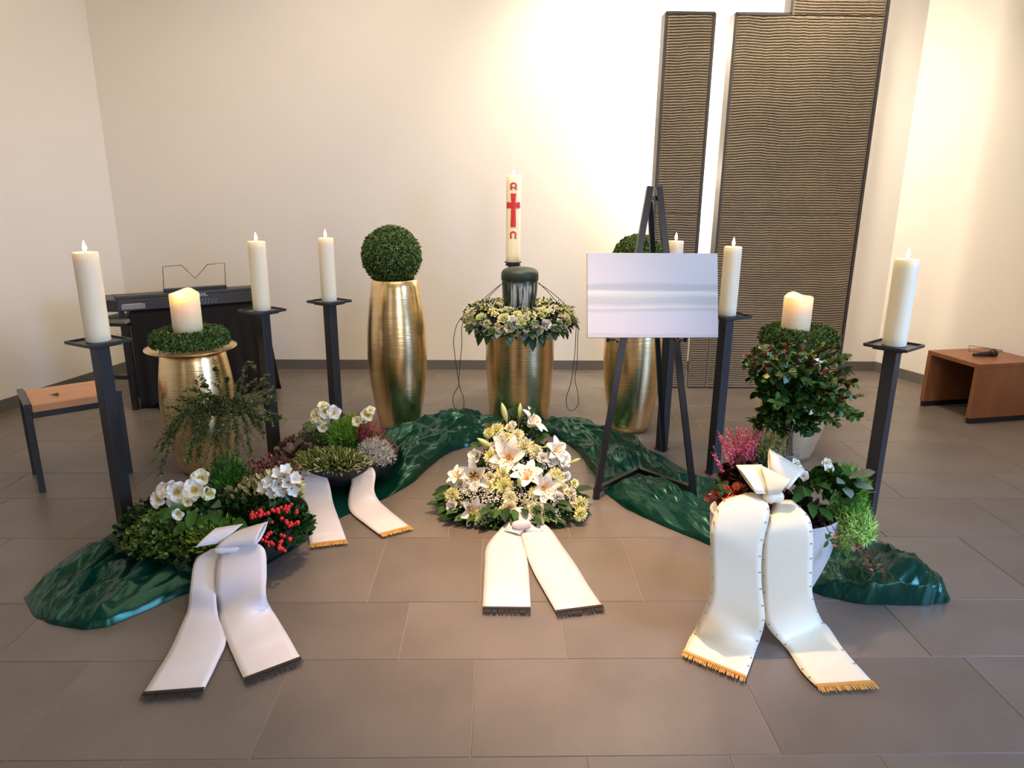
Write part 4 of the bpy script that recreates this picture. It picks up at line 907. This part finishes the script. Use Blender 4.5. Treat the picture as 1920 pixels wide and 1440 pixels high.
for (cx, cy, sx, sy, c) in [(925,877,12,14,90),(857,915,22,16,200),(921,937,20,14,180),(961,927,22,16,200),(1017,878,16,18,140),(1001,940,20,14,150),(1040,950,20,16,170),(893,920,20,16,170),(990,945,20,14,120),(1035,965,18,10,90),(1075,935,14,18,110),(925,965,20,14,110),(875,945,14,14,70),(960,860,50,30,80),(950,830,35,20,70)]:
    for k in range(c):
        x, y = random.gauss(cx, sx*.6), random.gauss(cy, sy*.6); a_, b_ = inrow(y); x = min(max(x, a_+4), b_-4); P.append(at(x, y, ysurf(y)+random.uniform(-.035, .01))-org)
P = np.array(P); n = len(P); P[:, 2] = np.maximum(P[:, 2], .015)
scat_ob('gypsophila', octa_t(), P, rdir(n), rdir(n), rng.uniform(.004, .009, n), M['gyps'], fa)

# ---------------------------------------------------------------- planters
def bowl(t, rt, rb_, h, m, sy=1.0, soil=True):
    prof = [(rb_, 0)]+[(rb_+(rt-rb_)*math.sin(k/10*PI/2)**.9, h*(k/10)**1.15) for k in range(1, 11)]+[(rt+.003, h), (rt+.002, h+.006), (rt-.008, h+.006), (rt-.012, h-.02)]
    o = MB().lathe(prof, 64).ob('bowl', m, t, smooth=True); o.scale = (1, sy, 1)
    q = MB().lathe([(rt-.014, h-.022), (rt*.6, h-.006), (.01, h+.004)], 40, cap=False).ob('soil', M['soil'], t, smooth=True); q.scale = (1, sy, 1)
def hspike(t, base, tip, m, n=1, rad=.006, name='heather_spike', leafm=None):
    b, e = np.array(base, float), np.array(tip, float); L = np.linalg.norm(e-b); k = int(L/.0028); ax = unit(e-b)
    mid = (b+e)/2+rdir(1)[0]*L*.05; C = np.array([(1-s)**2*b+2*s*(1-s)*mid+s*s*e for s in np.linspace(.12, 1, k)])
    d = rdir(k)+ax*.5; C = C+rdir(k)*rad*.5*np.linspace(1, .35, k)[:, None]
    V1, F1 = scatter(leaf_t(.38), C, d, rdir(k), .0085*np.linspace(1.1, .6, k)); V1 = V1-np.array(t.location)
    o = ob(name, fastmesh(name, V1, F1, 3, m), t); return o
def heather(t, pts, m, hub, Y, n_per=1, rad=.006):
    for (x, y, dy) in pts:
        hspike(t, at(hub[0]+random.uniform(-14, 14), hub[1]+random.uniform(-4, 4), Y), at(x, y, Y+dy), m, rad=rad)

# left front planter
pl1 = thing('planter_bowl', 'dark bowl with berries, hellebores and airy shrub at front left', 'planter', (-.985, 2.46, .010), 0, 'planted funeral bowls')
bowl(pl1, .25, .16, .135, M['bowl'], .95)
o1 = np.array([-.985, 2.46, .03])
def L1(p): return np.array(p)-o1
mound('ivy_foliage', (-.17, -.12, .10), (.20, .15, .11), 2600, .018, leaf_t(.42), M['ivy'], pl1, inner=.5)
mound('ivy_foliage', (-.27, -.02, .06), (.19, .17, .16), 2000, .018, leaf_t(.42), M['leafd'], pl1, inner=.5)
P = []
paths = []
for (x0, y0, x1, y1) in ((300,1010,262,985),(290,1020,250,1010),(300,1020,255,1040),(310,1030,275,1060),(320,1040,300,1080),(330,1045,285,1085),(340,1050,320,1068),(360,1040,345,1060),(380,1035,365,1050),(300,1000,265,960),(310,990,280,950),(370,1020,390,1035),(330,1010,280,1000)):
    a, b = at(x0, y0, 2.60), at(x1, y1, 2.48); paths.append([L1(a), L1((a+b)/2+np.array([0, 0, .03])), L1(b)])
sprigs(pl1, paths, M['ivy'], M['stemg'], .014, .008, leaf_t(.42), names=('trailing_foliage', 'stem'))
mound('moss_sprigs', (-.02, -.19, .13), (.12, .08, .085), 900, .020, needle_t(.16), M['leafl'], pl1, inner=.4)
mound('dark_foliage', (0, .0, .12), (.22, .19, .10), 1500, .034, leaf_t(.3), M['leafd'], pl1, inner=.6)
mound('variegated_foliage', (.03, .06, .16), (.12, .09, .10), 620, .026, leaf_t(.26), M['vari'], pl1, inner=.7)
mound('variegated_foliage', (.12, .10, .18), (.10, .08, .09), 420, .026, leaf_t(.26), M['vari'], pl1, inner=.7)
mound('berry_foliage', (.17, -.09, .11), (.12, .12, .12), 900, .030, leaf_t(.34), M['leafd'], pl1, inner=.65)
mound('red_leaf_foliage', (.06, .23, .17), (.13, .07, .13), 600, .016, leaf_t(.3), M['leafr'], pl1, inner=.5)
for (x, y, dx) in [(300,935,-.3),(312,918,-.2),(325,918,.0),(330,938,0),(345,955,.1)][:4]:
    put('hell', pl1, at(x, y, 2.62), (dx, -1, .35), 1.0)
put('hell', pl1, at(332,921,2.60), (.3, -1, .2), 1.15); put('hell', pl1, at(366,918,2.60), (.2, -1, .5), 1.2); put('hell', pl1, at(360,928,2.62), (-.3, -1, .3), 1.0)
put('hellg', pl1, at(378,898,2.70), (.1, -.8, .8), 1.1); put('hellg', pl1, at(392,925,2.58), (.2, -1, .2), .8); put('hell', pl1, at(335,962,2.52), (0, -1, 0), .7); put('hellg', pl1, at(352,940,2.58), (0, -1, .1), .6)
for (x, y, d) in [(345,945,(-.6,-.7,-.3)),(365,955,(.1,-1,-.4)),(375,965,(.5,-.9,-.3)),(355,975,(-.3,-1,-.2)),(390,960,(.7,-.7,0)),(415,970,(.6,-.8,-.2)),(330,955,(-.9,-.5,-.2)),(400,945,(.5,-.7,.3)),(385,935,(.3,-.6,.7)),(435,975,(.8,-.6,0)),(410,955,(.2,-1,-.1))]:
    put_leaf('leafm', pl1, at(x, y, 2.56), d, (0, -.7, .8), 1.15)
for (x, y, d) in [(512,905,(-.3,-1,.5)),(526,895,(0,-.8,.9)),(540,905,(.3,-1,.5)),(531,918,(0,-1,.2)),(518,920,(-.3,-1,.1)),(546,915,(.5,-1,.1)),(505,912,(-.6,-.9,.3)),(536,890,(.3,-.6,1)),(550,900,(.6,-.8,.6)),(523,908,(0,-1,.4))]:
    put('cycl', pl1, at(x, y, 2.72), d, 1.2)
for i in range(62):
    c = random.choice([(475,968,10,5),(490,962,12,9),(515,955,16,6),(540,948,9,9),(515,1018,9,8),(522,1030,7,7),(532,1005,10,9),(508,1000,10,9),(552,985,8,8),(545,960,8,8),(500,1015,8,8),(535,975,12,8)])
    x, y = random.gauss(c[0], c[2]*.7), random.gauss(c[1], c[3]*.7); Yb = 2.46+.10*(1030-y)/80; P = at(x, y, Yb); put('berry', pl1, P, rdir(1)[0], random.uniform(.8, 1.2))
hub = (425, 775); Yh = 2.83; base = at(430, 930, 2.80)
tips = [(470,672,.05),(500,708,.08),(517,738,.0),(402,682,.05),(350,742,-.05),(342,738,0),(322,792,-.08),(300,835,-.05),(296,885,-.08),(350,865,-.1),(372,850,-.05),(398,868,-.08),(445,850,-.1),(470,845,-.05),(495,805,.02),(528,772,.05),(425,700,.08),(378,712,.05),
        (450,705,.1),(488,745,.1),(505,765,.1),(365,800,0),(385,760,.1),(330,758,.1),(310,805,.05),(478,790,.1),(415,820,-.1),(430,835,-.12),(360,720,.1),(440,745,.1),(460,760,0),(400,740,0),(512,720,.1),(355,830,.05)]
paths = []
for (x, y, dy) in tips:
    dy *= 1.7
    hx, hy = hub; e = at(x, y, Yh+dy); m1 = at(hx+(x-hx)*.35, hy-abs(x-hx)*.12-(30 if y > hy else 5), Yh+dy*.4); m2 = at(hx+(x-hx)*.75, min(hy, y)-(18 if y > hy else -8)+.35*max(0, y-hy), Yh+dy*.8)
    paths.append([L1(at(428, 860, 2.80)), L1(at(hx, hy, Yh)), L1(m1), L1(m2), L1(e)])
ext = []
for p in paths:
    for f0, sc_ in ((2, .9), (3, .7), (3, .6)):
        a = p[f0]; dv = (p[4]-p[f0]); off = rdir(1)[0]*.05*sc_; ext.append([a, a+dv*.5+off*.6+np.array([0, 0, .012]), a+dv*.8+off*1.5])
sprigs(pl1, ext, M['leafo'], M['stem'], .0105, .0068, leaf_t(.32), r=.0007, names=('shrub_foliage', 'shrub_twigs'), start=.1)
sprigs(pl1, paths, M['leafo'], M['stem'], .0115, .0068, leaf_t(.32), r=.0011, names=('shrub_foliage', 'shrub_twigs'), start=.40)
sprigs(pl1, paths[3:26], M['leafd'], M['stem'], .013, .013, leaf_t(.32), r=.0008, names=('shrub_foliage', 'shrub_twigs'), start=.40)
MB().tube([L1(base), L1(at(428, 860, 2.80)), L1(at(*hub, Yh))], [.006, .005, .003], 6).ob('shrub_trunk', M['stem'], pl1)
c_ = L1(at(428, 878, 2.82)); mound('feathery_foliage', c_-np.array([0, 0, .07]), (.075, .06, .15), 2600, .026, needle_t(.05), M['leafb'], pl1, inner=.3, up=.7)
mound('feathery_foliage', c_-np.array([0, 0, .05]), (.085, .06, .13), 1500, .024, needle_t(.07), M['leafd'], pl1, inner=.3, up=.6)

# left back planter
pl2 = thing('planter_bowl', 'dark bowl with heather, silver cushion bush and hellebores, back left', 'planter', (-.729, 3.172, .010), 0, 'planted funeral bowls'); o2 = np.array([-.729, 3.172, .02])
bowl(pl2, .245, .15, .125, M['bowl'], .95)
mound('dark_foliage', (0, 0, .11), (.22, .2, .08), 1400, .030, leaf_t(.3), M['leaf'], pl2, inner=.6)
mound('yellow_green_sprigs', (-.04, -.17, .125), (.17, .08, .075), 1500, .026, leaf_t(.13), M['leafy'], pl2, inner=.5)
mound('pale_sprigs', (-.03, -.19, .12), (.19, .08, .08), 420, .026, leaf_t(.11), M['vari'], pl2, inner=.7)
mound('feathery_foliage', (0.02, .03, .15), (.13, .10, .15), 3200, .028, needle_t(.07), M['leafl'], pl2, inner=.35, up=.6)
mound('feathery_foliage', (.01, .03, .14), (.14, .11, .15), 1800, .026, needle_t(.09), M['leafb'], pl2, inner=.35, up=.5)
mound('brown_leaf_foliage', (-.20, -.03, .07), (.13, .12, .11), 380, .050, leaf_t(.46), M['leafbr'], pl2, inner=.6)
mound('olive_sprigs', (-.15, .05, .12), (.13, .10, .12), 1300, .018, leaf_t(.2), M['leafo'], pl2, inner=.4)
mound('silver_twigs', (.155, -.10, .12), (.095, .075, .115), 3400, .018, needle_t(.09), M['silver'], pl2, inner=.4, spread=1.4)
for i in range(80):
    a = random.uniform(0, 1); x = 672+74*a+random.uniform(-6, 6); y = 775+75*a*a+random.uniform(-8, 14)
    hspike(pl2, at(668+38*a, 850, 3.46), at(x, y, 3.46+random.uniform(-.05, .08)), M['redh'], rad=.007)
for (x, y, d, k, s) in [(596,778,(-.5,-1,.4),'hellg',1.05),(610,772,(0,-.9,.6),'hell',1.1),(625,774,(.4,-1,.4),'hell',1.05),(606,783,(-.1,-1,.1),'hellg',.9),(590,784,(-.8,-.7,.2),'hellg',.8),(605,763,(0,-.5,1),'hellg',.8),
                        (688,778,(.2,-1,.5),'hellg',1.0),(694,770,(.4,-.7,.8),'hellg',.7),(671,790,(-.3,-1,.3),'hellg',.8),(605,802,(0,-1,0),'hellg',.7),(681,786,(0,-1,0),'hell',.7)]:
    put(k, pl2, at(x, y, 3.44), d, s)
for (x, y, d) in [(600,800,(-.5,-.8,.2)),(635,785,(.6,-.6,.6)),(620,795,(.3,-1,.1)),(640,800,(.8,-.5,.1)),(590,795,(-.9,-.4,.1))]: put_leaf('leafm', pl2, at(x, y, 3.46), d, (0, -.7, .8), .8)

# right pot
pl3 = thing('planter_pot', 'light grey pot with heather and bright moss at front right', 'planter', (.932, 2.12, .010), 0, 'planted funeral bowls'); o3 = np.array([.905, 2.12, .02])
prof = [(.13, 0)]+[(.13+.084*math.sin(k/12*PI/2), .315*(k/12)**1.05) for k in range(1, 13)]+[(.216, .318), (.206, .319), (.200, .29)]
o = MB().lathe(prof, 64).ob('pot_body', M['potg'], pl3, smooth=True); o.scale = (1, .66, 1)
q = MB().lathe([(.200, .292), (.15, .30), (.01, .305)], 40, cap=False).ob('soil', M['soil'], pl3, smooth=True); q.scale = (1, .66, 1)
def L3(p): return np.array(p)-o3
mound('dark_foliage', (0, 0, .29), (.18, .12, .07), 800, .030, leaf_t(.32), M['leafdk'], pl3, inner=.5)
mound('dark_foliage', L3(at(1385, 885, 2.34))-np.array([0, 0, .03]), (.08, .06, .05), 340, .040, leaf_t(.45), M['leafdk'], pl3, inner=.4)
mound('red_leaf_foliage', L3(at(1376, 920, 2.28))-np.array([0, 0, .03]), (.10, .06, .045), 420, .026, leaf_t(.42), M['leafr'], pl3, inner=.4)
mound('red_leaf_foliage', L3(at(1355, 915, 2.28))-np.array([0, 0, .02]), (.04, .04, .04), 60, .028, leaf_t(.42), mat('leaf_orange', (.62, .14, .06), .45, island=.3), pl3, inner=.3)
mound('bright_moss', L3(at(1580, 935, 2.34))-np.array([0, 0, .06]), (.068, .07, .12), 4000, .020, needle_t(.10), M['leafb'], pl3, inner=.35, spread=1.2, hemi=False)
mound('bright_moss', L3(at(1588, 968, 2.30))-np.array([0, 0, .03]), (.070, .06, .070), 3400, .020, needle_t(.10), mat('moss_lime', (.42, .68, .15), .5, island=.3), pl3, inner=.35, spread=1.4, hemi=False)
mound('feathery_foliage', L3(at(1560, 885, 2.40))-np.array([0, 0, .05]), (.10, .08, .08), 2200, .024, needle_t(.09), M['leafb'], pl3, inner=.3, up=.6)
mound('geranium_leaves', L3(at(1535, 900, 2.34))-np.array([0, 0, .03]), (.09, .06, .055), 110, .045, leaf_t(.5), M['leaf'], pl3, inner=.6)
for (x, y, d, k, s) in [(1590,895,(.3,-.8,.6),'eleaf',1.1),(1600,905,(.6,-.9,.1),'eleaf',1.0),(1585,912,(-.1,-1,-.2),'eleaf',.9),(1605,892,(.8,-.5,.5),'eleaf',.9),(1580,900,(-.7,-.8,.2),'eleaf',.8),(1530,905,(.2,-1,.2),'leafm',.9),(1515,915,(-.5,-1,.1),'leafm',.9),
                        (1545,925,(.4,-1,-.1),'leafm',.8),(1535,950,(.4,-1,-.3),'leafm',.9),(1520,940,(-.2,-1,-.4),'leafm',.9),(1500,925,(-.6,-.8,-.1),'leafm',.8)]:
    put_leaf(k, pl3, at(x, y, 2.29), d, (0, -.6, .8), s)
heather(pl3, [(1347+random.uniform(-6, 6)+i*4.2, 812-i*.5+random.uniform(-9, 14), random.uniform(-.05, .05)) for i in range(22)]*2, M['pink'], (1388, 905), 2.40)
heather(pl3, [(1338, 838, -.03), (1336, 850, -.05), (1345, 870, -.05), (1352, 880, -.05), (1342, 860, 0), (1360, 850, -.05), (1368, 842, -.05)], M['pink'], (1378, 915), 2.36)
heather(pl3, [(1395+i*4.4+random.uniform(-5, 5), 806+random.uniform(-8, 14), random.uniform(-.02, .08)) for i in range(20)]*2, M['leafy'], (1425, 885), 2.42)
heather(pl3, [(1380+i*8+random.uniform(-5, 5), 808+random.uniform(-8, 14), random.uniform(-.02, .08)) for i in range(13)]*2, mat('heather_grey', (.30, .22, .22), .6, island=.4), (1425, 885), 2.45)
heather(pl3, [(1480,845,.05),(1488,838,.05),(1495,842,.05),(1475,850,0),(1500,850,.02)], M['lav'], (1485, 890), 2.42); heather(pl3, [(1477,812,.05),(1483,825,.05),(1470,830,.05)], M['leafl'], (1478, 885), 2.44)
for (x, y) in ((1548, 868), (1553, 878), (1496, 882), (1505, 892), (1490, 870)): put('hell', pl3, at(x, y, 2.34), (.2, -1, .4), .55)
# tall leafy shrub
hub = (1470, 755); Yh = 2.52; paths = []; top = []
tips = [(1385,665,-.05),(1378,672,0),(1400,648,.05),(1430,642,.08),(1462,638,.08),(1498,636,.1),(1530,642,.1),(1556,650,.08),(1575,662,.05),(1583,690,.03),(1590,712,0),(1596,738,.0),(1588,770,-.03),(1598,780,-.05),(1560,790,-.08),(1535,785,-.1),(1512,800,-.1),
        (1490,805,-.12),(1455,810,-.1),(1425,795,-.08),(1412,770,-.05),(1398,790,-.05),(1405,730,-.05),(1392,700,-.05),(1430,700,-.1),(1460,690,-.12),(1490,700,-.12),(1520,710,-.1),(1545,730,-.08),(1445,670,0),(1480,660,0),(1510,670,0),(1540,690,0),(1570,745,-.05),(1418,680,-.05),(1437,750,-.12),(1500,760,-.12),(1470,780,-.12),(1556,765,-.03),(1600,775,0)]
for (x, y, dy) in tips:
    dy *= 2.2
    hx, hy = hub; m1 = at(hx+(x-hx)*.45, hy+(y-hy)*.5-18, Yh+dy*.5); paths.append([L3(at(1466+random.uniform(-6, 6), 850, 2.45)), L3(at(hx+(x-hx)*.08, hy, Yh)), L3(m1), L3(at(x, y, Yh+dy))])
sprigs(pl3, paths, M['leaf'], M['stem'], .027, .0125, leaf_t(.36), r=.0016, names=('shrub_foliage', 'shrub_twigs'), start=.32)
sprigs(pl3, paths[16:30], M['leafd'], M['stem'], .034, .014, leaf_t(.38), r=.001, names=('shrub_foliage', 'shrub_twigs'), start=.30)
sprigs(pl3, [p[1:] for p in paths[0:11]+paths[29:35]], M['leafr'], M['stem'], .017, .012, leaf_t(.36), r=.001, names=('young_foliage', 'shrub_twigs'), start=.70)
sprigs(pl3, [p[1:] for p in paths[0:30:2]], M['leafy'], M['stem'], .020, .016, leaf_t(.36), r=.001, names=('young_foliage', 'shrub_twigs'), start=.4)
# trailing red-leaved stems over the pot rim
tr = []
for pts in ([(1535,965,2.22),(1550,990,2.15),(1560,1015,2.13),(1572,1030,2.14)],[(1555,985,2.25),(1590,1010,2.24),(1625,1050,2.26),(1650,1080,2.28)],[(1560,990,2.2),(1600,1035,2.2),(1618,1070,2.2)],[(1530,975,2.2),(1545,1005,2.13),(1548,1020,2.12)]):
    tr.append([L3(at(*p)) for p in pts])
sprigs(pl3, tr, M['leafr'], M['stem'], .016, .028, leaf_t(.4), r=.0012, names=('trailing_leaves', 'trailing_stem'), start=.3)
for (x, y, Yq) in ((1553,1012,2.12),(1576,1032,2.22),(1590,1045,2.2),(1350,905,2.25),(1356,920,2.22)): 
    for k in range(3): 
        lf = put_leaf('leafm', pl3, at(x, y, Yq), (math.cos(k*2.1), -.3, math.sin(k*2.1)), (0, -1, .2), .38); lf.data = lf.data
